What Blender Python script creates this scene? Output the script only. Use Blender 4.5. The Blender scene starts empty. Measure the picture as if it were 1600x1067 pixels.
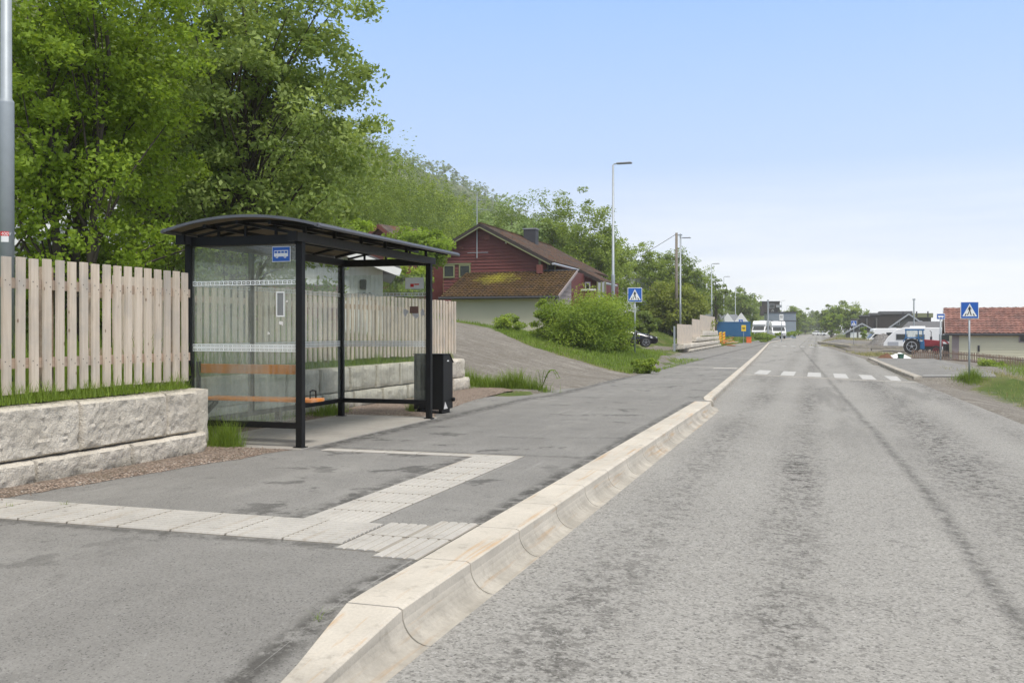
import bpy, bmesh, math, random
import numpy as np
from mathutils import Vector, Matrix, noise as mn

# ------------------------------------------------------------------ camera, sky, sun, exposure
S = bpy.context.scene
R = math.radians
YAW = R(17.64); CA, SA = math.cos(YAW), math.sin(YAW)
FPX = 1500.0; CAMZ = 1.4; HOR = 517.0
cd = bpy.data.cameras.new('camera'); cam = bpy.data.objects.new('camera', cd)
S.collection.objects.link(cam); S.camera = cam
cam.location = (0, 0, CAMZ); cam.rotation_euler = (R(90), 0, YAW)
cd.sensor_width = 36; cd.lens = 36*FPX/1600; cd.shift_y = -(533.5-HOR)/1600
cd.clip_start = .05; cd.clip_end = 6000

W = bpy.data.worlds.new('World'); S.world = W; W.use_nodes = True
SUN_EL, SUN_AZ = R(60), R(135)     # azimuth clockwise from +Y
def build_world():
    nt = W.node_tree; nt.nodes.clear(); N = nt.nodes.new; L = nt.links.new
    out = N('ShaderNodeOutputWorld'); bg = N('ShaderNodeBackground'); bg.inputs[1].default_value = .1
    sky = N('ShaderNodeTexSky'); sky.sky_type = 'NISHITA'; sky.sun_disc = False
    sky.sun_elevation = SUN_EL; sky.sun_rotation = SUN_AZ; sky.air_density = 1.2; sky.dust_density = 1.5
    tc = N('ShaderNodeTexCoord'); sep = N('ShaderNodeSeparateXYZ'); L(tc.outputs['Generated'], sep.inputs[0])
    ramp = N('ShaderNodeValToRGB'); cr = ramp.color_ramp
    stops = [(0, (.86,.86,.88)), (.035, (.76,.79,.85)), (.09, (.56,.64,.83)), (.17, (.335,.495,.81)),
             (.34, (.20,.39,.79)), (.48, (.62,.64,.66)), (1, (.86,.84,.80))]
    cr.elements[0].position = 0; cr.elements[1].position = 1
    for p, c in stops[1:-1]: cr.elements.new(p)
    for e, (p, c) in zip(cr.elements, stops): e.position = p; e.color = (*c, 1)
    L(sep.outputs[2], ramp.inputs[0])
    # streaky low clouds: noise stretched along the horizon
    mp = N('ShaderNodeMapping'); mp.inputs['Scale'].default_value = (2.2, 2.2, 22)
    L(tc.outputs['Generated'], mp.inputs[0])
    ns = N('ShaderNodeTexNoise'); ns.inputs['Scale'].default_value = 1.9; ns.inputs['Detail'].default_value = 6
    ns.inputs['Roughness'].default_value = .55; L(mp.outputs[0], ns.inputs['Vector'])
    cl = N('ShaderNodeMapRange'); cl.inputs[1].default_value = .34; cl.inputs[2].default_value = .74
    L(ns.outputs[0], cl.inputs[0])
    fade = N('ShaderNodeMapRange'); fade.inputs[1].default_value = .17; fade.inputs[2].default_value = .02
    L(sep.outputs[2], fade.inputs[0])
    mul = N('ShaderNodeMath'); mul.operation = 'MULTIPLY'; L(cl.outputs[0], mul.inputs[0]); L(fade.outputs[0], mul.inputs[1])
    mx = N('ShaderNodeMix'); mx.data_type = 'RGBA'
    L(mul.outputs[0], mx.inputs[0]); L(ramp.outputs[0], mx.inputs[6]); mx.inputs[7].default_value = (.88,.88,.89,1)
    sc = N('ShaderNodeVectorMath'); sc.operation = 'SCALE'; sc.inputs[3].default_value = 10
    L(mx.outputs[2], sc.inputs[0])
    m2 = N('ShaderNodeMix'); m2.data_type = 'RGBA'; m2.inputs[0].default_value = .88
    L(sky.outputs[0], m2.inputs[6]); L(sc.outputs[0], m2.inputs[7])
    L(m2.outputs[2], bg.inputs[0]); L(bg.outputs[0], out.inputs[0])
build_world()
sd = bpy.data.lights.new('sun', 'SUN'); so = bpy.data.objects.new('sun', sd); S.collection.objects.link(so)
sd.energy = 2.3; sd.angle = R(16); sd.color = (1, .96, .90)
so.rotation_euler = Vector((math.sin(SUN_AZ)*math.cos(SUN_EL), math.cos(SUN_AZ)*math.cos(SUN_EL), math.sin(SUN_EL))).to_track_quat('Z', 'Y').to_euler()
S.view_settings.view_transform = 'Standard'; S.view_settings.look = 'None'
S.view_settings.gamma = 1; S.view_settings.exposure = 0.58
S.render.engine = 'CYCLES'
try:
    S.cycles.max_bounces = 8; S.cycles.transparent_max_bounces = 16; S.cycles.volume_bounces = 1
except Exception: pass

# ------------------------------------------------------------------ helpers
def pxy(x, d):                      # ground position of picture column x at depth d (1600 px wide photo)
    r = (x-800)/FPX*d
    return (r*CA - d*SA, r*SA + d*CA)
def pz(y, d): return CAMZ + (HOR-y)*d/FPX
def col_at_X(x, X):                 # Y where picture column x meets the plane X
    u = x-800; return X*(u*SA+FPX*CA)/(u*CA-FPX*SA)

def link(o): S.collection.objects.link(o); return o
def tag(o, label=None, cat=None, group=None, kind=None):
    if label: o['label'] = label
    if cat: o['category'] = cat
    if group: o['group'] = group
    if kind: o['kind'] = kind
    return o
def thing(name, label, cat, loc=(0,0,0), rz=0, group=None):
    o = bpy.data.objects.new(name, None); link(o); o.location = loc; o.rotation_euler = (0,0,rz)
    o.empty_display_size = .2
    return tag(o, label, cat, group)

class MB:
    def __init__(s): s.v = []; s.f = []; s.m = []
    def add(s, vs, fs, mi=0):
        n = len(s.v); s.v += [tuple(p) for p in vs]
        for f in fs: s.f.append([i+n for i in f]); s.m.append(mi)
        return s
    def box(s, x0, x1, y0, y1, z0, z1, mi=0):
        return s.add([(x0,y0,z0),(x1,y0,z0),(x1,y1,z0),(x0,y1,z0),(x0,y0,z1),(x1,y0,z1),(x1,y1,z1),(x0,y1,z1)],
                     [(0,3,2,1),(4,5,6,7),(0,1,5,4),(1,2,6,5),(2,3,7,6),(3,0,4,7)], mi)
    def bar(s, a, b, w, h, mi=0, up=(0,0,1)):     # box beam from a to b
        a, b = Vector(a), Vector(b); d = (b-a).normalized(); up = Vector(up)
        if abs(d.dot(up)) > .98: up = Vector((1,0,0))
        sd_ = d.cross(up).normalized(); u = sd_.cross(d)
        vs = [p + sd_*i*w/2 + u*j*h/2 for p in (a, b) for i, j in ((-1,-1),(1,-1),(1,1),(-1,1))]
        return s.add(vs, [(0,1,2,3),(7,6,5,4),(0,4,5,1),(1,5,6,2),(2,6,7,3),(3,7,4,0)], mi)
    def tube(s, pts, rad, n=10, mi=0, cap=True):
        pts = [Vector(p) for p in pts]; k = len(pts)
        if not hasattr(rad, '__len__'): rad = [rad]*k
        rings = []
        for i, p in enumerate(pts):
            d = (pts[min(i+1,k-1)]-pts[max(i-1,0)]).normalized()
            up = Vector((0,0,1)) if abs(d.z) < .9 else Vector((0,1,0))
            a = d.cross(up).normalized(); b = d.cross(a)
            rings += [p + (a*math.cos(2*math.pi*j/n)+b*math.sin(2*math.pi*j/n))*rad[i] for j in range(n)]
        fs = [(i*n+j, i*n+(j+1)%n, (i+1)*n+(j+1)%n, (i+1)*n+j) for i in range(k-1) for j in range(n)]
        if cap: fs += [tuple(range(n))[::-1], tuple((k-1)*n+j for j in range(n))]
        return s.add(rings, fs, mi)
    def prism(s, pts, a, b, axis='y', mi=0):      # polygon extruded from a to b
        n = len(pts)
        def P(p, t): return {'y': (p[0], t, p[1]), 'x': (t, p[0], p[1]), 'z': (p[0], p[1], t)}[axis]
        vs = [P(p, a) for p in pts] + [P(p, b) for p in pts]
        return s.add(vs, [tuple(range(n)), tuple(range(2*n-1, n-1, -1))] + [(i, i+n, (i+1)%n+n, (i+1)%n) for i in range(n)], mi)
    def xf(s, M): s.v = [tuple(M @ Vector(p)) for p in s.v]; return s
    def build(s, name, mats, parent=None, smooth=False, bevel=0, loc=(0,0,0), rz=0):
        me = bpy.data.meshes.new(name); me.from_pydata(s.v, [], s.f)
        if not isinstance(mats, (list, tuple)): mats = [mats]
        for m in mats: me.materials.append(m)
        me.polygons.foreach_set('material_index', s.m)
        bm = bmesh.new(); bm.from_mesh(me); bmesh.ops.recalc_face_normals(bm, faces=bm.faces); bm.to_mesh(me); bm.free()
        if smooth: me.polygons.foreach_set('use_smooth', [True]*len(me.polygons))
        me.update(); o = bpy.data.objects.new(name, me); link(o)
        if parent: o.parent = parent
        o.location = loc; o.rotation_euler = (0,0,rz)
        if bevel:
            b = o.modifiers.new('bevel', 'BEVEL'); b.width = bevel; b.segments = 2; b.limit_method = 'ANGLE'; b.angle_limit = R(40)
        return o

def np_mesh(name, V, F, mats, parent=None, attr=None, smooth=False, loc=(0,0,0), mi=None):
    V = np.asarray(V, np.float32); F = np.asarray(F, np.int32); k = F.shape[1]
    me = bpy.data.meshes.new(name)
    me.vertices.add(len(V)); me.vertices.foreach_set('co', V.ravel())
    me.loops.add(F.size); me.loops.foreach_set('vertex_index', F.ravel())
    me.polygons.add(len(F)); me.polygons.foreach_set('loop_start', np.arange(0, F.size, k, dtype=np.int32))
    try: me.polygons.foreach_set('loop_total', np.full(len(F), k, np.int32))
    except Exception: pass
    if not isinstance(mats, (list, tuple)): mats = [mats]
    for m in mats: me.materials.append(m)
    if mi is not None: me.polygons.foreach_set('material_index', np.asarray(mi, np.int32))
    if smooth: me.polygons.foreach_set('use_smooth', np.ones(len(F), bool))
    me.update(calc_edges=True)
    if attr:
        for nm, a in attr.items():
            at = me.attributes.new(nm, 'FLOAT', 'POINT'); at.data.foreach_set('value', np.asarray(a, np.float32))
    me.validate()
    o = bpy.data.objects.new(name, me); link(o); o.location = loc
    if parent: o.parent = parent
    return o

def dup(root, loc, rz=None, label=None):
    def cp(o, par):
        c = o.copy(); S.collection.objects.link(c)
        if par: c.parent = par
        for ch in [q for q in S.objects if q.parent == o]: cp(ch, c)
        return c
    r = cp(root, None); r.location = loc
    if rz is not None: r.rotation_euler = (0,0,rz)
    if label: r['label'] = label
    return r

# ------------------------------------------------------------------ materials
class NT:
    def __init__(s, name):
        s.mat = bpy.data.materials.new(name); s.mat.use_nodes = True; s.nt = s.mat.node_tree
        s.b = s.nt.nodes['Principled BSDF']; s.out = s.nt.nodes['Material Output']
        s.tc = s.N('ShaderNodeTexCoord')
    def N(s, t): return s.nt.nodes.new(t)
    def L(s, a, b): s.nt.links.new(a, b)
    def geo(s): return s.N('ShaderNodeNewGeometry')
    def pos(s): return s.geo().outputs['Position']
    def map(s, vec, scale=(1,1,1), rot=(0,0,0), loc=(0,0,0)):
        m = s.N('ShaderNodeMapping'); m.inputs['Scale'].default_value = scale; m.inputs['Rotation'].default_value = rot
        m.inputs['Location'].default_value = loc; s.L(vec, m.inputs[0]); return m.outputs[0]
    def noise(s, vec, scale, detail=4, rough=.55, dist=0):
        n = s.N('ShaderNodeTexNoise'); n.inputs['Scale'].default_value = scale; n.inputs['Detail'].default_value = detail
        n.inputs['Roughness'].default_value = rough; n.inputs['Distortion'].default_value = dist; s.L(vec, n.inputs['Vector']); return n.outputs[0]
    def voro(s, vec, scale, out='Distance', feature='F1'):
        n = s.N('ShaderNodeTexVoronoi'); n.feature = feature; n.inputs['Scale'].default_value = scale; s.L(vec, n.inputs['Vector']); return n.outputs[out]
    def rng(s, v, a, b, c=0, d=1):
        n = s.N('ShaderNodeMapRange'); n.clamp = True
        for i, q in zip((1,2,3,4), (a,b,c,d)): n.inputs[i].default_value = q
        s.L(v, n.inputs[0]); return n.outputs[0]
    def math(s, op, a, b=None):
        n = s.N('ShaderNodeMath'); n.operation = op
        for i, q in enumerate((a, b)):
            if q is None: continue
            if isinstance(q, (int, float)): n.inputs[i].default_value = q
            else: s.L(q, n.inputs[i])
        return n.outputs[0]
    def mix(s, f, a, b, mode='MIX'):
        n = s.N('ShaderNodeMix'); n.data_type = 'RGBA'; n.blend_type = mode
        for i, q in ((0, f), (6, a), (7, b)):
            if isinstance(q, (int, float)): n.inputs[i].default_value = q
            elif isinstance(q, tuple): n.inputs[i].default_value = (*q[:3], 1)
            else: s.L(q, n.inputs[i])
        return n.outputs[2]
    def attr(s, nm):
        n = s.N('ShaderNodeAttribute'); n.attribute_name = nm; return n.outputs['Fac']
    def sep(s, v):
        n = s.N('ShaderNodeSeparateXYZ'); s.L(v, n.inputs[0]); return n.outputs
    def bump(s, h, strength=.3, dist=.01, prev=None):
        n = s.N('ShaderNodeBump'); n.inputs['Strength'].default_value = strength; n.inputs['Distance'].default_value = dist
        s.L(h, n.inputs['Height'])
        if prev is not None: s.L(prev, n.inputs['Normal'])
        return n.outputs[0]
    def done(s, col=None, rough=None, nrm=None, metal=None, spec=None):
        def put(k, q):
            if q is None: return
            if isinstance(q, (int, float)): s.b.inputs[k].default_value = q
            elif isinstance(q, tuple): s.b.inputs[k].default_value = (*q[:3], 1)
            else: s.L(q, s.b.inputs[k])
        put('Base Color', col); put('Roughness', rough); put('Normal', nrm); put('Metallic', metal); put('Specular IOR Level', spec)
        return s.mat

def plain(name, c, rough=.6, metal=0, var=.12, scale=6, bump=0, spec=None):
    t = NT(name); n = t.noise(t.tc.outputs['Object'], scale, 5, .6)
    lo = tuple(q*(1-var) for q in c); hi = tuple(min(1, q*(1+var)) for q in c)
    nr = t.bump(t.noise(t.tc.outputs['Object'], scale*12, 3), bump, .004) if bump else None
    return t.done(t.mix(n, lo, hi), rough, nr, metal, spec)

def m_asphalt(name, lo, hi, road=False):
    t = NT(name); p = t.pos(); x, y, z = t.sep(p)
    big = t.noise(p, .35, 5, .6); mid = t.noise(p, 3.0, 5, .65)
    fine = t.voro(p, 75 if road else 120, 'Color'); fx = t.sep(fine)[0]
    grain = t.noise(p, 90, 2, .7)
    c = t.mix(t.rng(big, .3, .7), lo, hi)
    c = t.mix(t.rng(mid, .35, .7, 0, .35), c, tuple(q*.72 for q in lo))
    c = t.mix(t.rng(fx, .0, 1, 0, .55 if road else .25), c, tuple(min(1, q*1.55) for q in hi), 'MIX')
    sp = t.rng(fx, .12, 0, 0, .6); c = t.mix(sp, c, tuple(q*.3 for q in lo))
    if road:
        # worn strips: dark open texture, broken up across the lane
        st = t.noise(p, 6.5, 6, .72, .4); st2 = t.noise(p, 17, 5, .72, .2)
        def band(c0, w, amp):
            d = t.math('ABSOLUTE', t.math('SUBTRACT', x, c0)); return t.rng(d, w, w*.2, 0, amp)
        bn = t.math('ADD', t.math('ADD', band(-.22, .36, 1.0), band(-1.3, .42, .7)), t.math('ADD', band(1.75, .75, 1.0), band(3.3, .5, .8)))
        brk = t.rng(t.noise(t.map(p, (.7, .16, 1)), 1, 3), .38, .6, .35, 1)
        sel = t.rng(t.math('ADD', t.math('MULTIPLY', st, .5), t.math('MULTIPLY', st2, .5)), .495, .54)
        m = t.math('MULTIPLY', bn, t.math('MULTIPLY', sel, brk))
        c = t.mix(t.math('MULTIPLY', m, .85), c, (.034,.030,.025))
        c = t.mix(t.math('MULTIPLY', t.math('MULTIPLY', bn, brk), .12), c, (.06,.056,.05))
        spk = t.rng(st2, .57, .64, 0, .55); c = t.mix(spk, c, (.07,.066,.06))
        c = t.mix(t.rng(t.noise(p, 38, 3, .75), .52, .68, 0, .45), c, (.07,.067,.062))
        c = t.mix(t.rng(t.noise(p, 46, 2, .7), .60, .70, 0, .55), c, (.46,.45,.43))
        # tar streaks and rutted damp patches further on
        lp = t.noise(t.map(p, (1.1, .13, 1), loc=(3,1,0)), 1, 4, .6)
        c = t.mix(t.math('MULTIPLY', t.rng(lp, .56, .66), t.rng(y, 10, 22, 0, .38)), c, (.085,.082,.075))
        # seam between the two lanes
        wob = t.noise(p, .45, 4); sx = t.math('ADD', x, t.math('MULTIPLY', wob, -.16))
        far = t.math('MULTIPLY', t.rng(y, 10, 110), 3.0)
        d = t.math('ABSOLUTE', t.math('SUBTRACT', t.math('ADD', sx, far), 1.03))
        sm = t.math('MULTIPLY', t.rng(d, .11, .01), t.rng(t.noise(p, 9, 5, .75), .42, .56, .08, .6))
        c = t.mix(sm, c, (.04,.038,.034))
        nr = t.bump(t.math('ADD', fx, t.math('MULTIPLY', st2, .6)), .8, .006)
    else:
        # damp / worn dark blotches and pale scrape lines
        q = t.map(p, (1.3, 1.3, 1)); bl = t.noise(q, 1.1, 6, .68, .3); gate = t.noise(p, .33, 2)
        m = t.math('MULTIPLY', t.rng(bl, .57, .61), t.rng(gate, .40, .52))
        c = t.mix(t.math('MULTIPLY', m, .66), c, (.052,.05,.046))
        c = t.mix(t.rng(t.noise(p, 42, 3, .75), .54, .68, 0, .38), c, (.085,.082,.077)); c = t.mix(t.rng(t.noise(p, 55, 2, .7), .62, .72, 0, .4), c, (.36,.355,.34))
        c = t.mix(t.rng(t.noise(t.map(p, (1.8,.5,1)), 1, 5, .7), .5, .72, 0, .32), c, (.30,.29,.265))
        def edge(v, c0, w, amp): return t.math('MULTIPLY', t.rng(t.math('ABSOLUTE', t.math('SUBTRACT', v, c0)), w, w*.25, 0, amp), t.rng(t.noise(p, 7, 5, .75), .40, .54))
        near = t.rng(y, 19.4, 19, 0, 1)
        c = t.mix(t.math('MULTIPLY', edge(x, -2.36, .13, .8), near), c, (.05,.047,.042))
        c = t.mix(edge(y, 5.62, .10, .6), c, (.05,.047,.042)); c = t.mix(t.math('MULTIPLY', edge(x, -3.72, .16, .6), t.math('MULTIPLY', t.rng(y, 10.4, 10.2), t.rng(y, 6.3, 6.4))), c, (.05,.047,.042)); c = t.mix(edge(y, 10.38, .12, .45), c, (.05,.047,.042)); c = t.mix(t.math('MULTIPLY', edge(x, -5.72, .22, .8), t.rng(y, 10, 10.4)), c, (.05,.047,.042))
        scr = t.noise(t.map(p, (30, .22, 1), rot=(0,0,R(-5))), 1, 2, .5)
        g2 = t.rng(t.noise(p, .7, 2), .5, .62)
        c = t.mix(t.math('MULTIPLY', t.rng(scr, .63, .65), t.math('MULTIPLY', g2, .4)), c, (.36,.35,.33))
        nr = t.bump(t.math('ADD', fx, grain), .35, .003)
    return t.done(c, .93, nr, spec=.25)

def m_concrete(name, c, stain=(.30,.20,.11), amt=.35, streak=True):
    t = NT(name); p = t.pos()
    n1 = t.noise(p, 1.6, 5, .6); n2 = t.noise(p, 60, 3, .7)
    k = t.mix(t.rng(n1, .3, .7), tuple(q*.84 for q in c), tuple(min(1, q*1.1) for q in c))
    k = t.mix(t.rng(n2, .35, .75, 0, .4), k, tuple(q*.62 for q in c))
    if streak:
        s_ = t.noise(t.map(p, (16, .6, 12)), 1, 5, .65)
        k = t.mix(t.math('MULTIPLY', t.rng(s_, .56, .68), amt), k, stain)
    d = t.noise(p, 7, 6, .7); k = t.mix(t.rng(d, .56, .70, 0, .4), k, (.15,.135,.11))
    z = t.sep(p)[2]; k = t.mix(t.math('MULTIPLY', t.rng(z, -.05, -.12), t.rng(t.noise(p, 3, 5, .7), .35, .6, .2, .65)), k, (.20,.185,.155))
    return t.done(k, .88, t.bump(n2, .3, .003), spec=.3)

def m_stone():
    t = NT('split granite'); p = t.pos()
    n1 = t.noise(p, 2.5, 6, .65); sp = t.noise(p, 70, 2, .7); n3 = t.noise(p, 12, 5, .7)
    c = t.mix(t.rng(n1, .3, .7), (.50,.45,.37), (.70,.64,.545))
    c = t.mix(t.rng(n3, .5, .75, 0, .4), c, (.32,.29,.25))
    c = t.mix(t.rng(sp, .58, .7, 0, .5), c, (.17,.16,.14))
    z = t.sep(p)[2]
    dirt = t.math('MULTIPLY', t.rng(z, .14, .0), t.rng(t.noise(p, 5, 4), .35, .55))
    c = t.mix(t.math('MULTIPLY', dirt, .75), c, (.09,.085,.065))
    h = t.math('ADD', t.noise(p, 14, 6, .7), t.math('MULTIPLY', t.noise(p, 60, 3), .3))
    return t.done(c, .92, t.bump(h, 1.0, .035), spec=.2)

def m_wood(name, c, dark, grain=(30,30,1.4), axis='z', rough=.75):
    t = NT(name); oi = t.N('ShaderNodeObjectInfo')
    ad = t.N('ShaderNodeVectorMath'); ad.operation = 'ADD'
    sc = t.N('ShaderNodeVectorMath'); sc.operation = 'SCALE'; sc.inputs[0].default_value = (7,13,5); t.L(oi.outputs['Random'], sc.inputs[3])
    t.L(t.pos(), ad.inputs[0]); t.L(sc.outputs[0], ad.inputs[1]); v = ad.outputs[0]
    g = t.noise(t.map(v, grain), 1, 5, .65, .8)
    k = t.mix(t.rng(g, .35, .68), c, dark)
    k = t.mix(t.rng(oi.outputs['Random'], 0, 1, 0, .55), k, tuple(q*.62 for q in c))
    gn = tuple(q*.12+.5 for q in grain)
    k = t.mix(t.rng(t.noise(v, 2.2, 4), .45, .72, 0, .55), k, (.33,.32,.30))
    kn = t.voro(t.map(v, (9, 9, 4)), 1); k = t.mix(t.rng(kn, .10, .05, 0, .8), k, (.16,.09,.05))
    return t.done(k, rough, t.bump(g, .25, .003), spec=.25)

def m_leaf(name, c1, c2, trans=.35, rough=.55):
    t = NT(name); g = t.geo(); r = g.outputs['Random Per Island']; ti = t.attr('tint')
    big = t.noise(t.pos(), .5, 3)
    f = t.math('ADD', t.math('MULTIPLY', r, .35), t.math('MULTIPLY', ti, .75))
    k = t.mix(f, c1, c2)
    k = t.mix(t.rng(big, .35, .7, 0, .25), k, tuple(q*.8 for q in c1))
    d = t.N('ShaderNodeBsdfTranslucent'); t.L(t.mix(.5, k, (.34,.44,.04)), d.inputs[0])
    mx = t.N('ShaderNodeMixShader'); mx.inputs[0].default_value = trans
    t.L(t.b.outputs[0], mx.inputs[1]); t.L(d.outputs[0], mx.inputs[2]); t.L(mx.outputs[0], t.out.inputs[0])
    return t.done(k, rough, spec=.35)

def m_ground():
    # grass by default, gravel where the 'gravel' attribute says
    t = NT('ground'); p = t.pos(); g = t.attr('gravel')
    n = t.noise(p, .9, 5, .65); f = t.noise(p, 24, 4, .7)
    gr = t.mix(t.rng(n, .3, .7), (.055,.085,.018), (.11,.15,.03))
    gr = t.mix(t.rng(f, .4, .7, 0, .6), gr, (.03,.045,.012))
    dry = t.rng(t.noise(p, .35, 4, .6), .46, .60, 0, .6); gr = t.mix(dry, gr, (.19,.16,.085))
    v = t.voro(p, 34, 'Color'); vx = t.sep(v)[0]; vd = t.voro(p, 34)
    st = t.mix(vx, (.115,.104,.088), (.29,.268,.236)); st = t.mix(t.rng(t.noise(p, 9, 5, .8), .52, .66, 0, .5), st, (.10,.088,.072))
    st = t.mix(t.rng(t.noise(p, .8, 5, .6), .35, .65, 0, .5), st, (.12,.105,.085))
    st = t.mix(t.rng(t.noise(t.map(p, (3, 3, 1)), 2, 5, .7), .55, .7, 0, .5), st, (.075,.068,.058))
    tr_ = t.noise(t.map(p, (.45, 1.5, 1), rot=(0,0,R(-24))), 1.3, 7, .78, .8)
    st = t.mix(t.rng(tr_, .36, .5, .5, 0), st, (.14,.12,.095)); st = t.mix(t.rng(tr_, .52, .68, 0, .55), st, (.35,.325,.288))
    edge = t.math('ADD', g, t.math('MULTIPLY', t.math('SUBTRACT', t.noise(p, 2.2, 6, .7), .5), 1.1))
    m = t.rng(edge, .42, .58)
    c = t.mix(m, gr, st)
    nr = t.bump(t.math('ADD', vd, f), .6, .012)
    return t.done(c, .95, nr, spec=.15)

def m_gravel(name, a, b, scale=45):
    t = NT(name); p = t.pos(); v = t.voro(p, scale, 'Color'); s_ = t.sep(v); d = t.voro(p, scale)
    c = t.mix(s_[0], a, b); c = t.mix(t.rng(s_[1], .8, 1, 0, .8), c, (.42,.38,.33)); c = t.mix(t.rng(d, .35, .7, 0, .7), c, (.04,.035,.03))
    c = t.mix(t.rng(t.noise(p, 3, 5), .5, .7, 0, .5), c, (.10,.08,.055))
    return t.done(c, .95, t.bump(d, -.9, .02), spec=.2)

def m_glass(name='shelter glass', dust=.12):
    t = NT(name); tr = t.N('ShaderNodeBsdfTransparent'); tr.inputs[0].default_value = (.93,.955,.94,1)
    gl = t.N('ShaderNodeBsdfGlossy'); gl.inputs['Roughness'].default_value = .02
    fr = t.N('ShaderNodeLayerWeight'); fr.inputs[0].default_value = .5
    m1 = t.N('ShaderNodeMixShader'); t.L(t.math('ADD', t.math('MULTIPLY', t.math('POWER', fr.outputs['Facing'], 4), .6), .035), m1.inputs[0]); t.L(tr.outputs[0], m1.inputs[1]); t.L(gl.outputs[0], m1.inputs[2])
    df = t.N('ShaderNodeBsdfDiffuse'); df.inputs[0].default_value = (.55,.57,.50,1)
    p = t.pos(); st = t.noise(t.map(p, (26, 26, .9)), 1, 5, .6); sm = t.noise(p, 1.4, 4, .6)
    f = t.math('MULTIPLY', t.math('ADD', t.rng(st, .4, .75, .25, 1.2), t.rng(sm, .4, .7, 0, .9)), dust)
    m2 = t.N('ShaderNodeMixShader'); t.L(f, m2.inputs[0]); t.L(m1.outputs[0], m2.inputs[1]); t.L(df.outputs[0], m2.inputs[2])
    t.L(m2.outputs[0], t.out.inputs[0]); return t.mat

def m_roofsheet():
    t = NT('smoked roof sheet'); tr = t.N('ShaderNodeBsdfTransparent'); tr.inputs[0].default_value = (.30,.27,.22,1)
    df = t.N('ShaderNodeBsdfTranslucent'); df.inputs[0].default_value = (.20,.175,.135,1)
    d2 = t.N('ShaderNodeBsdfDiffuse'); d2.inputs[0].default_value = (.13,.12,.10,1)
    n = t.noise(t.map(t.pos(), (8, 2, 8)), 1, 5, .7)
    a = t.N('ShaderNodeMixShader'); a.inputs[0].default_value = .45; t.L(df.outputs[0], a.inputs[1]); t.L(d2.outputs[0], a.inputs[2])
    m = t.N('ShaderNodeMixShader'); t.L(t.rng(n, .3, .7, .5, .9), m.inputs[0]); t.L(tr.outputs[0], m.inputs[1]); t.L(a.outputs[0], m.inputs[2])
    t.L(m.outputs[0], t.out.inputs[0]); return t.mat

def m_tile(name, a, b, moss=None, mossamt=0, lich=None):
    t = NT(name); p = t.tc.outputs['Object']
    n = t.noise(p, 5, 5, .7); v = t.sep(t.voro(p, 3.2, 'Color'))[0]
    c = t.mix(t.rng(t.math('ADD', t.math('MULTIPLY', n, .6), t.math('MULTIPLY', v, .4)), .3, .7), a, b)
    if moss:
        m = t.rng(t.noise(p, 1.1, 5, .65), .5-mossamt*.2, .62)
        c = t.mix(t.math('MULTIPLY', m, t.rng(t.noise(p, 14, 4, .7), .4, .6)), c, moss)
    if lich:
        x, y, z = t.sep(t.pos())
        e = t.math('ADD', t.math('POWER', t.math('MULTIPLY', t.math('ADD', x, 19.2), .62), 2), t.math('POWER', t.math('MULTIPLY', t.math('SUBTRACT', y, 57.3), .75), 2))
        e = t.math('ADD', e, t.math('MULTIPLY', t.noise(p, 1.7, 6, .78), 4.2))
        c = t.mix(t.rng(e, 2.9, 1.7, 0, .8), c, lich)
    return t.done(c, .85, t.bump(n, .3, .01), spec=.2)

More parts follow.
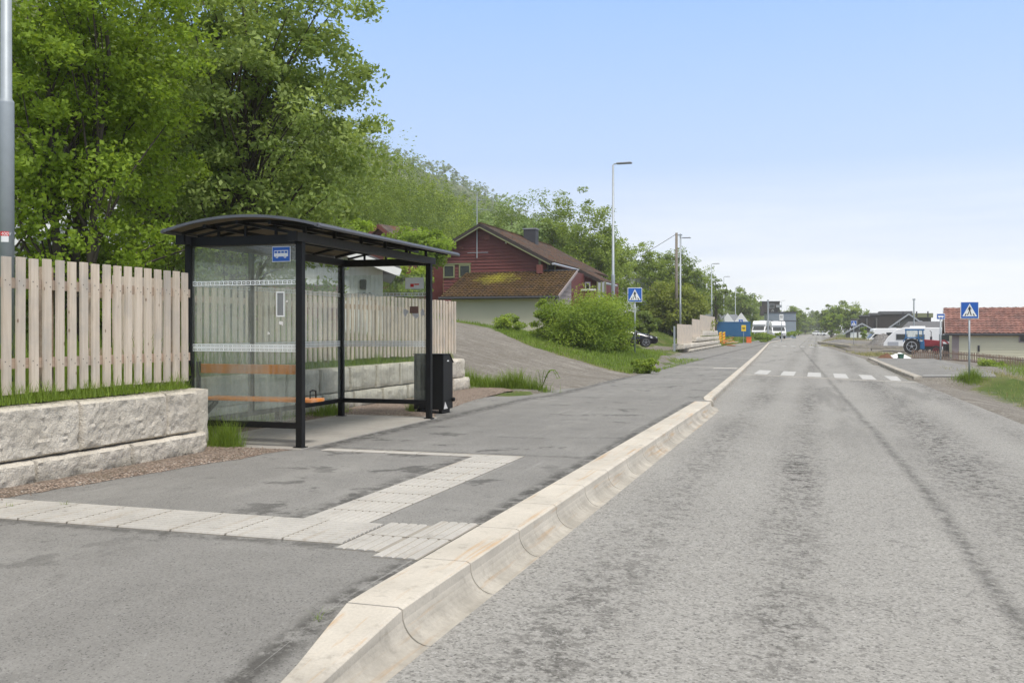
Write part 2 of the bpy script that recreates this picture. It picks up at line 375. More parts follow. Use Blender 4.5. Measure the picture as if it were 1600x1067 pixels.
M = dict(
  road=m_asphalt('road asphalt', (.212,.204,.187), (.275,.265,.244), True),
  walk=m_asphalt('pavement asphalt', (.155,.149,.138), (.232,.224,.208)),
  kerb=m_concrete('kerb granite', (.52,.475,.405), (.44,.28,.14), .7),
  tact=m_concrete('tactile concrete', (.43,.408,.37), (.30,.24,.17), .45),
  pad=m_concrete('pad concrete', (.37,.345,.305), amt=.15),
  paint=plain('road paint', (.41,.40,.38), .8, var=.3, scale=9), stone=m_stone(),
  strip=m_gravel('brown gravel', (.17,.12,.09), (.36,.28,.22), 48), grey_gravel=m_gravel('grey gravel', (.16,.155,.15), (.30,.29,.28), 12),
  ground=m_ground(), fence=m_wood('picket pine', (.72,.62,.505), (.55,.445,.335)),
  rail=m_wood('rail pine', (.52,.40,.30), (.38,.27,.19), (30,1.4,30)),
  orange=m_wood('varnished bench wood', (.82,.27,.015), (.62,.17,.01), (1.2,30,30), rough=.35),
  black=plain('black powder coat', (.008,.008,.008), .5, var=.3, bump=.05, spec=.22), eave=plain('grey aluminium edge', (.15,.15,.16), .42, .6, .2, 9),
  beam=plain('weathered black beam', (.035,.035,.036), .6, 0, .5, 30, .2, spec=.3),
  glass=m_glass(), sheet=m_roofsheet(), white=plain('white paint', (.78,.78,.76), .55, var=.05),
  bandw=plain('frosted white film', (.72,.74,.72), .6, var=.08, scale=20),
  blue=plain('sign blue', (.012,.10,.42), .35, var=.05), signback=plain('sign aluminium', (.55,.57,.58), .45, .5),
  galv=plain('galvanised steel', (.36,.39,.41), .55, .4, .16, 7, .06), signblack=plain('sign black', (.01,.01,.01), .5),
  red=plain('label red', (.62,.03,.03), .5), paper=plain('old paper', (.62,.60,.57), .8, scale=30), greyp=plain('grey plate', (.20,.20,.21), .5),
  redhouse=plain('oxide red boards', (.125,.03,.025), .7, var=.22, scale=1.6, bump=.2), olive=plain('olive trim', (.19,.20,.095), .6),
  winglass=plain('window glass', (.03,.035,.035), .08, 0, .3, 2), darktile=m_tile('dark roof tile', (.055,.042,.036), (.11,.085,.07), (.16,.055,.012), .2),
  mosstile=m_tile('mossy roof tile', (.035,.024,.017), (.105,.062,.032), (.105,.060,.010), .9, (.33,.31,.03)),
  redtile=m_tile('red clay tile', (.17,.08,.065), (.29,.15,.12), (.10,.07,.065), .3), creamwall=plain('cream render', (.58,.53,.40), .85, var=.1, scale=.7, bump=.1),
  joint2=plain('screw head', (.10,.085,.075), .5), joint=plain('joint dirt', (.27,.245,.205), .95),
  polewood=plain('grey weathered pole wood', (.19,.165,.13), .9, var=.3, scale=3),
  cream=plain('cream boards', (.66,.62,.44), .65, var=.05, scale=.8), chim=plain('chimney sheet', (.035,.035,.04), .6), lightmetal=plain('light gutter', (.45,.46,.48), .4, .3),
  whiteboard=plain('white boards', (.70,.70,.66), .6, var=.06), door=plain('brown door', (.20,.115,.09), .7, var=.25, scale=8), greysid=plain('grey weathered siding', (.30,.25,.24), .8, var=.2),
  bark=plain('bark', (.075,.060,.045), .9, var=.4, scale=9, bump=.6), birch=plain('birch bark', (.40,.38,.34), .8, var=.55, scale=5, bump=.3),
  leafA=m_leaf('leaf lime', (.115,.19,.010), (.37,.52,.05), .5), leafB=m_leaf('leaf sage', (.115,.19,.032), (.42,.51,.15), .45),
  leafC=m_leaf('leaf bush', (.09,.17,.012), (.38,.48,.05), .42), leafD=m_leaf('leaf dark', (.08,.13,.018), (.20,.26,.05), .42),
  leafE=m_leaf('leaf hill', (.055,.11,.012), (.36,.45,.065), .42), leafF=m_leaf('leaf pale', (.13,.21,.06), (.27,.36,.12)),
  leafG=m_leaf('leaf olive brown', (.12,.15,.022), (.36,.40,.06), .4), grass=m_leaf('grass blade', (.075,.14,.012), (.26,.36,.05), .4),
  drygrass=m_leaf('dry grass blade', (.17,.18,.045), (.46,.38,.20), .3),
  carblack=plain('car black paint', (.01,.01,.014), .15, .3, .1), tyre=plain('tyre rubber', (.018,.018,.018), .85), rim=plain('alloy rim', (.30,.30,.31), .4, .7),
  carwhite=plain('vehicle white', (.80,.80,.79), .3, var=.03), lamp_glass=plain('headlight lens', (.55,.57,.60), .15, .2), grey=plain('mid grey', (.25,.26,.28), .6),
  bluebox=plain('container blue', (.015,.12,.27), .5, var=.15), yellow=plain('sign yellow', (.80,.55,.02), .5), orangep=plain('orange plastic', (.75,.14,.02), .5),
  canvas=plain('white canvas', (.68,.68,.67), .7), darkwood=plain('dark stained boards', (.035,.026,.022), .8, var=.25), greyroof=plain('grey roofing', (.115,.115,.12), .8, var=.15),
  greyhouse=plain('grey boards', (.12,.115,.105), .8), tblue=plain('tractor blue', (.02,.13,.30), .4), tred=plain('tractor red', (.26,.02,.03), .45),
  greenp=plain('green plastic', (.03,.11,.07), .5), soil=plain('brown soil', (.13,.06,.03), .95, var=.4, scale=4, bump=.8), bluegrey=plain('blue grey cladding', (.22,.26,.30), .6),
  brownfence=m_wood('brown fence boards', (.36,.235,.17), (.22,.14,.10)), wire=plain('wire black', (.03,.03,.03), .6), terr=plain('terrace red', (.15,.045,.035), .7),
)

# ------------------------------------------------------------------ ground heights
def interp(t): a = np.array(t, float); return lambda y: np.interp(y, a[:,0], a[:,1])
xl = interp([(-60,-1.85),(19.3,-1.85),(20.8,-2.18),(30,-2.45),(38,-2.7),(60,-3.4),(80,-4.1),(100,-4.8),(125,-5.7),(180,-5.5),(250,-4.7),(400,-1),(900,30)])   # road edge left
xr = interp([(-60,3.75),(20,3.75),(36,3.3),(62,2.95),(95,1.6),(135,.1),(226,1.9),(400,6),(900,37)])
xs = interp([(-60,-6.1),(10,-6.1),(22,-6.1),(31,-5.6),(40,-6.1),(49,-7.1),(60,-8.05),(93,-8.9),(130,-10.3),(180,-10.2),(260,-8.6),(400,-5),(900,26)])         # pavement left edge
zk = interp([(-60,-.15),(3.0,-.15),(4.5,0),(19.2,0),(21,-.06),(900,-.06)])
def z_road(x, y):
    c = np.clip((x-xl(y))/5.6, 0, 1); return -.18 - .20*c
def z_walk(x, y): return zk(y) + 0*x
PR = [(-60, [(6,0),(8.5,0),(12,.7),(20,1.8),(30,3.5)]),
      (21.8, [(6,0),(7.8,.02),(9,.3),(13,1.2),(20,2.2),(30,4)]),
      (30, [(5.6,-.06),(7,.03),(8.45,.38),(13,1.5),(20,2.7),(30,4.5)]),
      (40, [(6.1,-.06),(7,.45),(9,.7),(13,1.4),(20,2.5),(30,4.5)]),
      (54, [(7.6,-.06),(9,.25),(14.9,1.15),(18,1.6),(21,2.0),(30,4.5)]),
      (62, [(8.2,-.06),(8.6,.10),(11.5,.12),(12.3,.4),(14,1.1),(20,2.2),(30,4.5)]),
      (72, [(8.6,-.06),(9.2,.10),(11.8,.14),(12.5,.7),(14,1.3),(20,2.4),(30,4.5)]),
      (92, [(9,-.06),(10,.3),(12,1.2),(20,3),(30,5)]),
      (150, [(10.5,-.06),(13,.1),(20,1.4),(30,5)]),
      (260, [(9,-.06),(13,.1),(20,1.4),(30,5)]), (900, [(-20,0),(0,1),(20,2),(30,5)])]
def hillz(x, y):
    a = -x
    h = np.where(a > 30, .30*(np.clip(a,30,130)-30) + .50*(np.clip(a,130,300)-130) + .1*(np.clip(a,300,600)-300), 0)
    w = 1 + .13*np.sin(y*.021+a*.013) + .07*np.sin(y*.053+1.3+a*.03) + .05*np.sin(y*.11)
    fade = np.interp(y, [-100, 700, 1300, 2500], [1, 1, .55, .1])
    return h*w*fade
def z_left(x, y):
    x = np.asarray(x, float); y = np.asarray(y, float); a = -x
    ys = [p[0] for p in PR]
    vals = np.stack([np.interp(a, *zip(*p[1])) for p in PR])
    yy = np.clip(y, ys[0], ys[-1]); i = np.clip(np.searchsorted(ys, yy)-1, 0, len(ys)-2)
    ys = np.array(ys, float); t = (yy-ys[i])/(ys[i+1]-ys[i]); k = np.arange(x.size).reshape(x.shape)
    vf = vals.reshape(len(ys), -1); kf = k.ravel(); i_ = i.ravel(); t_ = t.ravel()
    z = (vf[i_,kf]*(1-t_) + vf[i_+1,kf]*t_).reshape(x.shape)
    return z + hillz(x, y)
def z_right(x, y):
    d = x - xr(y)
    z = np.interp(d, [0,.5,1.8,8,16,60,160,600], [-.38,-.42,-.72,-.88,-1.15,-1.6,-12,-14])
    far = np.interp(y, [105, 165], [0, .95])
    return z + far*np.clip(d/2, 0, 1)
def G(x, y):
    x = np.asarray(x, float); y = np.asarray(y, float)
    e = xs(y)
    z = np.where(x < e, z_left(x, y), np.where(x > xr(y), z_right(x, y), np.minimum(z_road(x, y), z_walk(x, y))-.07))
    z = np.where((x >= e) & (x < xl(y)-.42), z_walk(x, y)-.07, z)
    z = np.where((x >= xl(y)-.42) & (x <= xr(y)), z_road(x, y)-.09, z)
    isl = (x > xr(y)-.1) & (x < 6.9) & (y > 37.3) & (y < 63); z = np.where(isl, -.29, z)
    dx_ = np.maximum(np.maximum(3.4-x, x-6.6), 0); dy_ = np.maximum(np.maximum(37.9-y, y-62), 0); dd = np.hypot(dx_, dy_)
    z = np.where(~isl & (x > xr(y)+.05) & (dd < 3), np.maximum(z, -.285-.22*dd-.10*np.clip(1-(x-xr(y))/.6, 0, 1)), z)
    # raised gravel lot across the side street on the right
    rise = np.clip((x-3.5)/3, 0, 1)*np.clip((y-92)/14, 0, 1)*np.clip((46-x)/8, 0, 1)*np.clip((190-y)/20, 0, 1)
    z = z + rise*0
    # cut for the driveway mouth and the shelter bay
    bay = (x > -8.2) & (x < e+.01) & (y < 21.9) ; z = np.where(bay, -.03, z)
    return z
def g(x, y): return float(G(np.array([x]), np.array([y]))[0])

def gravelmask(x, y):
    m = np.zeros_like(x)
    # driveway: from the mouth beside the stone wall, climbing to the left
    lo = np.interp(-x, [5.5, 8, 13, 20, 40], [21.6, 21.8, 23.5, 26, 30]); hi = np.interp(-x, [5.5, 7.5, 8.5, 10, 11, 13, 14, 20, 40], [31.5, 32.6, 33, 34, 35.2, 38.5, 40.5, 45, 46])
    d = np.minimum(y-lo, hi-y); m = np.maximum(m, np.clip(.5+d*.9, 0, 1)*(x < -5.4)*(x > -34))
    # bare verge along the road on the right, then dirt behind the far stop
    dr = x - xr(y); v = np.clip(1.25-dr*.36, 0, 1)*(dr > -.2); m = np.maximum(m, v)
    v = np.clip(1.3-np.abs((x-7.5)/4.0)**2, 0, 1)*np.clip((y-44)/4, 0, 1)*np.clip((130-y)/6, 0, 1); m = np.maximum(m, v)
    v = ((x > 3)&(x < 40)&(y > 64)&(y < 92))*.85; m = np.maximum(m, v*np.clip((x-3)/2,0,1))
    v = ((x > 2)&(x < 38)&(y > 94)&(y < 160))*.72; m = np.maximum(m, v)
    # lawn margin strip along left pavement stays dirt
    dl = xs(y) - x; v = np.clip(.85-dl*1.2, 0, 1)*(dl > -.2)*(y > 21); m = np.maximum(m, v)
    # parking spot of the car
    v = ((x < -9)&(x > -12)&(y > 60)&(y < 74))*.8; m = np.maximum(m, v)
    v = ((x < -8.8)&(x > -14)&(y > 96)&(y < 180))*.75; m = np.maximum(m, v)
    return m

def build_ground():
    def axis(a, b, st, far, gr=1.13):
        c = list(np.arange(a, b+1e-6, st)); s_ = st
        while c[-1] < far: s_ *= gr; c.append(c[-1]+s_)
        return c
    xp = [q for q in axis(0, 22, .33, 700) if q < 740]; xn = [-q for q in axis(0, 34, .4, 700) if q < 740][::-1]
    X = np.array(xn[:-1] + xp); Y = np.array([-60,-40,-25,-15,-9,-5] + [q for q in axis(-3, 66, .5, 1400, 1.035) if q < 1450])
    XX, YY = np.meshgrid(X, Y); x, y = XX.ravel(), YY.ravel(); z = G(x, y)
    rnd = np.sin(x*3.1+y*1.7)*np.sin(y*2.3-x*.7)*.02; off = (x < xs(y)-.5)|(x > xr(y)+1); z = z + rnd*off
    nx, ny = len(X), len(Y); i = np.arange((nx-1)*(ny-1)); r, c = i//(nx-1), i%(nx-1); a = r*nx+c
    F = np.stack([a, a+1, a+1+nx, a+nx], 1); m = gravelmask(x, y)
    fc = x[F].mean(1), y[F].mean(1), m[F].mean(1)
    drive = (fc[2] > .5) & (fc[0] < -5.4) & (fc[0] > -34) & (fc[1] > 21) & (fc[1] < 48)
    V = np.stack([x, y, z], 1)
    for nm, sel in (('ground', ~drive), ('gravel_driveway', drive)):
        f = F[sel]; u, inv = np.unique(f, return_inverse=True)
        tag(np_mesh(nm, V[u], inv.reshape(f.shape), M['ground'], attr={'gravel': m[u]}, smooth=True), kind='structure')
build_ground()

def sheet(name, fx0, fx1, ys, zf, mat, ncol=6, dz=0):
    V = []; 
    for y in ys:
        a, b = float(fx0(y)), float(fx1(y))
        for j in range(ncol+1):
            x = a+(b-a)*j/ncol; V.append((x, y, float(zf(x, y))+dz))
    F = [(i*(ncol+1)+j, i*(ncol+1)+j+1, (i+1)*(ncol+1)+j+1, (i+1)*(ncol+1)+j) for i in range(len(ys)-1) for j in range(ncol)]
    return tag(np_mesh(name, V, F, mat, smooth=True), kind='structure')
YS = [-60,-30,-12,-5] + list(np.arange(-2, 45, .5)) + list(np.arange(45, 140, 2.5)) + list(np.arange(140, 900, 12))
sheet('road', lambda y: xl(y)-.02, xr, YS, lambda x, y: z_road(x, y), M['road'], 8)
sheet('pavement', lambda y: (min(float(xs(y))-.12, -6.95) if y < 21.4 else xs(y)-.12), lambda y: xl(y)-.17 if y < 4.6 else (xl(y)-.30 if (y < 19.3) else xl(y)-.14), YS, lambda x, y: z_walk(x, y)-.004, M['walk'], 6)
# side street on the right, far side
def side():
    mb = MB(); mb.add([(2.2,66,-.40),(40,74,-.9),(40,86,-.9),(1.3,90,-.36)], [(0,1,2,3)]); 
    return tag(mb.build('side_street', M['walk']), kind='structure')
# opposite stop island
def island():
    mb = MB(); z0, z1 = -.6, -.25
    p = [(3.62,37.6),(6.2,38.6),(6.9,44),(6.6,62),(3.25,62.2),(3.45,45)]
    mb.prism(p, z0, z1, 'z'); tag(mb.build('pavement_island', M['walk']), kind='structure')
    mb = MB(); k = [(3.3,37.2),(3.62,37.55),(3.45,45),(3.25,62.2),(2.95,62.4),(3.15,45)]
    mb.prism(k, z0, z1+.02, 'z'); tag(mb.build('island_kerb', M['kerb'], bevel=.03), kind='structure')
    mb = MB(); mb.prism([(3.75,38.4),(5.6,39.1),(5.6,39.4),(3.75,38.7)], z1-.01, z1+.004, 'z'); tag(mb.build('island_paving_line', M['paint']), kind='structure')
island()

# ------------------------------------------------------------------ kerb (near, tall, with dished face) and low kerb beyond
def kerb():
    mb = MB()
    def ring(y, top, xe, k=1.0):
        h = top+.185
        bw = float(np.interp(y, [2.0, 3.6, 4.46], [.19, .31, .46])); p = [(xe-bw, top-.25), (xe-bw, top), (xe-.155-.02, top), (xe-.150, top-.012)]
        for i in range(1, 8):
            a = i/7*math.pi/2; p.append((xe-.150+.15*(1-math.cos(a)), top-.03-(h-.035)*math.sin(a)*1.0))
        p.append((xe, -.182)); p.append((xe, -.4))
        return [(q[0], y, q[1]) for q in p]
    def run(ys, top, xe):
        rs = [ring(y, top(y), xe(y)) for y in ys]; n = len(rs[0]); vs = [v for r in rs for v in r]
        fs = [(i*n+j, i*n+j+1, (i+1)*n+j+1, (i+1)*n+j) for i in range(len(rs)-1) for j in range(n-1)]
        fs += [tuple(range(n)), tuple((len(rs)-1)*n+j for j in range(n))]
        mb.add(vs, fs)
    top = lambda y: float(zk(y))+.006
    xe = lambda y: float(xl(y)) if y < 19.2 else float(xl(y))
    cuts = [-3.0,-2,-1,0,1,2.3,3.4,4.46] + [4.46+1.0*i for i in range(1, 15)]
    for a, b in zip(cuts[:-1], cuts[1:]): run(np.linspace(a+.007, b-.007, 4), top, xe)
    run(np.linspace(18.47, 19.25, 3), top, xe)
    # end stone: slopes down and narrows onto the low kerb
    run(np.linspace(19.26, 20.2, 5), lambda y: .006-.09*(y-19.26)/.94, lambda y: -1.85-.12*(y-19.26)/.94)
    tag(mb.build('kerb', M['kerb'], smooth=False, bevel=.012), kind='structure')
    mb = MB(); 
    for y0_, y1_ in ((4.5, 19.2),):
        z_ = -.02 if y0_ > 0 else -.17
        mb.box(-2.28, -2.03, y0_, y1_, -.4, z_).box(-2.03, -1.95, y0_, y1_, -.4, -.15)
    return tag(mb.build('kerb_bedding', M['soil'], loc=(0,0,0)), kind='structure')
kerb()
def lowkerb():
    mb = MB(); ys = [20.2+1.0*i for i in range(120)] + list(np.arange(142, 420, 8))
    for a, b in zip(ys[:-1], ys[1:]):
        r = []
        for y in (a+.006, b-.006):
            x = float(xl(y)); t = -.045
            r += [(x-.17,y,-.3),(x-.17,y,t),(x-.03,y,t),(x+.0,y,t-.03),(x+.012,y,-.195),(x+.012,y,-.3)]
        mb.add(r, [(j,j+1,j+7,j+6) for j in range(5)] + [tuple(range(6)), tuple(range(6,12))])
    return tag(mb.build('low_kerb', M['kerb']), kind='structure')
lowkerb()

# tactile paving: ribbed tiles as real ridges
def tactile():
    mb = MB()
    def ribs(x0, x1, y0, y1, along, pitch=.065, z=.001, h=.011, tile=.42):
        mb.box(x0, x1, y0, y1, z-.03, z, 1)
        if along == 'x':
            n = int((y1-y0)/pitch); nt = max(1, round((x1-x0)/tile))
            for k in range(1, nt): mb.box(x0+(x1-x0)*k/nt-.005, x0+(x1-x0)*k/nt+.005, y0, y1, z-.02, z+h+.001, 1)
            for i in range(n):
                yc = y0+(i+.5)*pitch
                for k in range(nt):
                    a = x0+(x1-x0)*k/nt; b = x0+(x1-x0)*(k+1)/nt
                    mb.add([(a,yc-.027,z),(b,yc-.027,z),(b,yc-.018,z+h),(a,yc-.018,z+h),(b,yc+.018,z+h),(a,yc+.018,z+h),(b,yc+.027,z),(a,yc+.027,z)],
                           [(0,1,2,3),(3,2,4,5),(5,4,6,7),(0,3,5,7),(1,6,4,2)])
        else:
            n = int((x1-x0)/pitch); nt = max(1, round((y1-y0)/tile))
            for k in range(1, nt): mb.box(x0, x1, y0+(y1-y0)*k/nt-.005, y0+(y1-y0)*k/nt+.005, z-.02, z+h+.001, 1)
            for i in range(n):
                xc = x0+(i+.5)*pitch
                for k in range(nt):
                    a = y0+(y1-y0)*k/nt; b = y0+(y1-y0)*(k+1)/nt
                    mb.add([(xc-pitch*.44,a,z),(xc-pitch*.44,b,z),(xc-pitch*.30,b,z+h),(xc-pitch*.30,a,z+h),(xc+pitch*.30,b,z+h),(xc+pitch*.30,a,z+h),(xc+pitch*.44,b,z),(xc+pitch*.44,a,z)],
                           [(3,2,1,0),(5,4,2,3),(7,6,4,5),(0,7,5,3),(1,2,4,6)])
    ribs(-6.55, -2.98, 5.68, 6.33, 'x')
    ribs(-2.97, -2.64, 5.55, 6.40, 'y', .075, .001, .007, .42); ribs(-2.64, -2.33, 5.42, 6.55, 'y', .075, .001, .007, .56)
    ribs(-3.66, -3.12, 6.34, 10.05, 'y', .060, .001, .005, .42)
    ribs(-5.55, -3.12, 10.06, 10.28, 'x', .055, .001, .003, .42)
    # second guide line by the zebra crossing
    z = -.062
    ribs(-5.6, -3.0, 38.9, 39.15, 'x', .1, z, .004); ribs(-3.9, -2.95, 37.9, 38.9, 'y', .1, z, .006)
    return tag(mb.build('tactile_paving', [M['tact'], M['joint']]), kind='structure')
tactile()
def markings():
    mb = MB(); z = lambda x, y: float(z_road(x, y))+.004
    def q(x0, x1, y0, y1, mi):
        mb.add([(x0,y0,z(x0,y0)),(x1,y0,z(x1,y0)),(x1,y1,z(x1,y1)),(x0,y1,z(x0,y1))], [(0,1,2,3)], mi)
    for i in range(6): q(-2.25+i*.95, -1.77+i*.95, 36.6, 40.4, 0)
    for i in range(11): q(-2.62+i*.54, -2.10+i*.54, 35.5, 36.3, 1)
    for i in range(6): q(-4.6+i*.95, -4.15+i*.95, 107, 110, 0)
    return tag(mb.build('crossing_marking', [M['paint'], M['tact']]), kind='structure')
markings()
# shelter floor slab and gravel strips
def pads():
    mb = MB(); mb.prism([(-7.55,10.55),(-6.75,9.95),(-5.80,10.02),(-5.82,14.35),(-7.55,14.45)], -.1, .012, 'z')
    tag(mb.build('shelter_floor_slab', M['pad'], bevel=.004), kind='structure')
    rnd = random.Random(3); V = []; F = []
    ys = list(np.arange(-3, 21.9, .12))
    for y in ys:
        x0 = -6.9 if y < 9.6 else -8.35
        e = np.interp(y, [-3,4,6.3,8,9.6,10.2,14.2,14.6,16,18,21.9], [-6.5,-6.5,-6.52,-6.25,-5.98,-5.86,-5.86,-6.0,-6.3,-6.6,-6.9]) + .09*mn.noise(Vector((0,y*1.7,0))) + .05*mn.noise(Vector((3,y*6,0)))
        for j in range(7):
            t = j/6; x = x0+(e-x0)*t
            h = .004 + .035*math.sin(math.pi*min(1, (1-t)*1.2))**.7*(1 if j < 6 else 0) + rnd.uniform(0,.008)*(1 if j < 6 else 0)
            if 9.9 < y < 14.5 and -7.6 < x < -5.75: h = min(h, .009)
            V.append((x, y, h if j < 6 else -.001))
    F = [(i*7+j, i*7+j+1, i*7+j+8, i*7+j+7) for i in range(len(ys)-1) for j in range(6)]
    tag(np_mesh('gravel_strip', V, F, M['strip'], smooth=True), kind='structure')
    # loose stones on it
    mb = MB(); r = random.Random(8)
    for i in range(900):
        y = r.uniform(5.5, 21); x = r.uniform(-6.75, np.interp(y, [5.5, 9.9], [-6.3, -5.9])) if y < 9.9 else r.uniform(-8.0, -7.65 if y < 14.5 else -6.3)
        s = r.uniform(.006, .016); z = .03
        mb.add([(x-s,y,z),(x,y-s,z),(x+s,y,z),(x,y+s,z),(x,y,z+s)], [(0,1,4),(1,2,4),(2,3,4),(3,0,4)])
    tag(mb.build('pebbles', M['strip']), 'loose brown pebbles scattered along the foot of the stone walls', 'pebbles', kind='stuff')
pads()
def yard():
    # raised garden behind the stone walls
    xs_ = list(np.arange(-7.0, -34, -.9)); V = []; ys = list(np.arange(-8, 21.3, .7)) + [21.35]
    nx = 31
    for y in ys:
        x0 = -7.0 if y < 9.3 else -8.45
        for j in range(nx):
            x = x0 - (j/(nx-1))*25; V.append((x, y, max(.76+.03*(x0-x), g(x, y)+.03 if j > 12 else 0) + .02*math.sin(x*2+y*3)))
    F = [(i*nx+j, i*nx+j+1, (i+1)*nx+j+1, (i+1)*nx+j) for i in range(len(ys)-1) for j in range(nx-1)]
    tag(np_mesh('garden_ground', V, F, M['ground'], attr={'gravel': np.zeros(len(V))}, smooth=True), kind='structure')
    mb = MB(); mb.add([(-8.45,21.36,-.1),(-8.45,21.36,.77),(-14,21.36,.95),(-30,21.36,2.4),(-30,23.2,2.2),(-14,23.4,.9),(-9,22.1,.0)], [(0,1,6),(1,2,5,6),(2,3,4,5)])
    me = mb.build('garden_bank', M['ground']); tag(me, kind='structure')
yard()

# ------------------------------------------------------------------ stone block walls
def block(parent, x0, x1, y0, y1, z0, z1, face, seed, res=.045, amp=.028):
    """rough split block; 'face' lists the outward rough sides among +x,-y,+y"""
    nx = max(3, int((x1-x0)/res/2)); ny = max(3, int((y1-y0)/res)); nz = max(3, int((z1-z0)/res))
    bm = bmesh.new(); idx = {}
    cx, cy, cz = (x0+x1)/2, (y0+y1)/2, (z0+z1)/2
    def V(i, j, k):
        if (i,j,k) in idx: return idx[(i,j,k)]
        x = x0+(x1-x0)*i/nx; y = y0+(y1-y0)*j/ny; z = z0+(z1-z0)*k/nz
        s = Vector((x*3, y*3+seed*7.3, z*3))
        ey = min(y-y0, y1-y); ez = min(z-z0, z1-z)
        rd = .028*max(0, 1-min(ey,ez)/.035)**2
        if i == nx: x += amp*(mn.noise(s*.8)*.8 + (.5-abs(mn.noise(s*1.5+Vector((3,1,0)))))*.8 + (.4-abs(mn.noise(s*4.4)))*.9 + mn.noise(s*11)*.5) - rd
        jitter = .006*mn.noise(s*4)
        if j in (0, ny): 
            y += (-1 if j == 0 else 1)*jitter; 
            if ('-y' in face and j == 0) or ('+y' in face and j == ny): y += .02*mn.noise(s*2.2)
        if k == nz: z += .008*mn.noise(s*2)
        if j in (0,ny) and i == nx: y += (.012 if j == 0 else -.012)
        if k in (0,nz) and i == nx: z += (.010 if k == 0 else -.010)
        v = bm.verts.new((x, y, z)); idx[(i,j,k)] = v; return v
    for a in range(ny):
        for b in range(nz):
            bm.faces.new((V(nx,a,b),V(nx,a+1,b),V(nx,a+1,b+1),V(nx,a,b+1))); bm.faces.new((V(0,a,b),V(0,a,b+1),V(0,a+1,b+1),V(0,a+1,b)))
    for a in range(nx):
        for b in range(nz):
            bm.faces.new((V(a,0,b),V(a+1,0,b),V(a+1,0,b+1),V(a,0,b+1))); bm.faces.new((V(a,ny,b),V(a,ny,b+1),V(a+1,ny,b+1),V(a+1,ny,b)))
        for b in range(ny):
            bm.faces.new((V(a,b,nz),V(a+1,b,nz),V(a+1,b+1,nz),V(a,b+1,nz))); bm.faces.new((V(a,b,0),V(a,b+1,0),V(a+1,b+1,0),V(a+1,b,0)))
    me = bpy.data.meshes.new('stone_block'); bm.to_mesh(me); bm.free(); me.materials.append(M['stone'])
    me.polygons.foreach_set('use_smooth', [True]*len(me.polygons)); me.set_sharp_from_angle(angle=R(32))
    o = link(bpy.data.objects.new('stone_block', me)); o.parent = parent; return o

def course(parent, xf, cuts, z0, z1, depth, seed, res, ox=0, oy=0):
    for i, (a, b) in enumerate(zip(cuts[:-1], cuts[1:])):
        x = xf((a+b)/2)
        fc = ('-y',) if i == 0 else ()
        if i == len(cuts)-2: fc = fc+('+y',)
        gp = .006 if res < .1 else .05; block(parent, x-depth-ox, x-ox, a+gp-oy, b-gp-oy, z0+gp*.6, z1-gp*.6, fc, seed+i, res, .028 if res < .1 else .05)
w1 = thing('stone_wall', 'near retaining wall of pale split stone blocks under the left fence', 'wall', (-6.8, 0, 0))
course(w1, lambda y: 0, [1.2,2.6,3.9,5.1,6.3,7.59,8.89,9.46], .235, .72, .40, 1, .027)
course(w1, lambda y: .05, [1.8,3.2,4.4,5.7,6.98,8.28,9.56], -.06, .232, .42, 20, .027)
w2 = thing('stone_wall', 'two-course split stone retaining wall behind the bus shelter', 'wall', (-8.3, 0, 0))
cu = [9.75] + [10.6+1.05*i for i in range(10)] + [21.55]
course(w2, lambda y: .5*(y-9.5)/12*.6, cu, .30, .745, .40, 41, .06)
course(w2, lambda y: .04+.5*(y-9.5)/12*.6, [9.75] + [10.2+1.15*i for i in range(9)] + [20.7, 21.75], -.05, .297, .42, 61, .06)
block(w2, -.35, 1.45, 9.25, 9.75, -.05, .72, ('-y',), 90, .08)
w3 = thing('stone_wall', 'stepped retaining wall of pale blocks beside the far pavement', 'wall', (-8.75, 0, 0))
f3 = lambda y: .62 - (y-60)*.019
def crs3(y0, y1, z0, z1, seed, off=0):
    n = max(2, round((y1-y0)/2.2)); c = list(np.linspace(y0, y1, n+1)); course(w3, lambda y: f3(y)+off, c, z0, z1, .7, seed, .26)
crs3(65, 92.5, -.1, .20, 101, .06); crs3(62, 92, .203, .58, 121); crs3(70.6, 91.5, .583, .96, 141, -.05); crs3(76.6, 91, .963, 1.46, 161, -.1)
w4 = thing('low_stone_edge', 'low weathered stone edging half sunk in grass below the crossing sign', 'wall', (-6.55, 0, 0))
course(w4, lambda y: -.2-(y-38)*.085, [39.5,41.5,43.4,45.6,47.5], -.08, .20, .5, 181, .15)

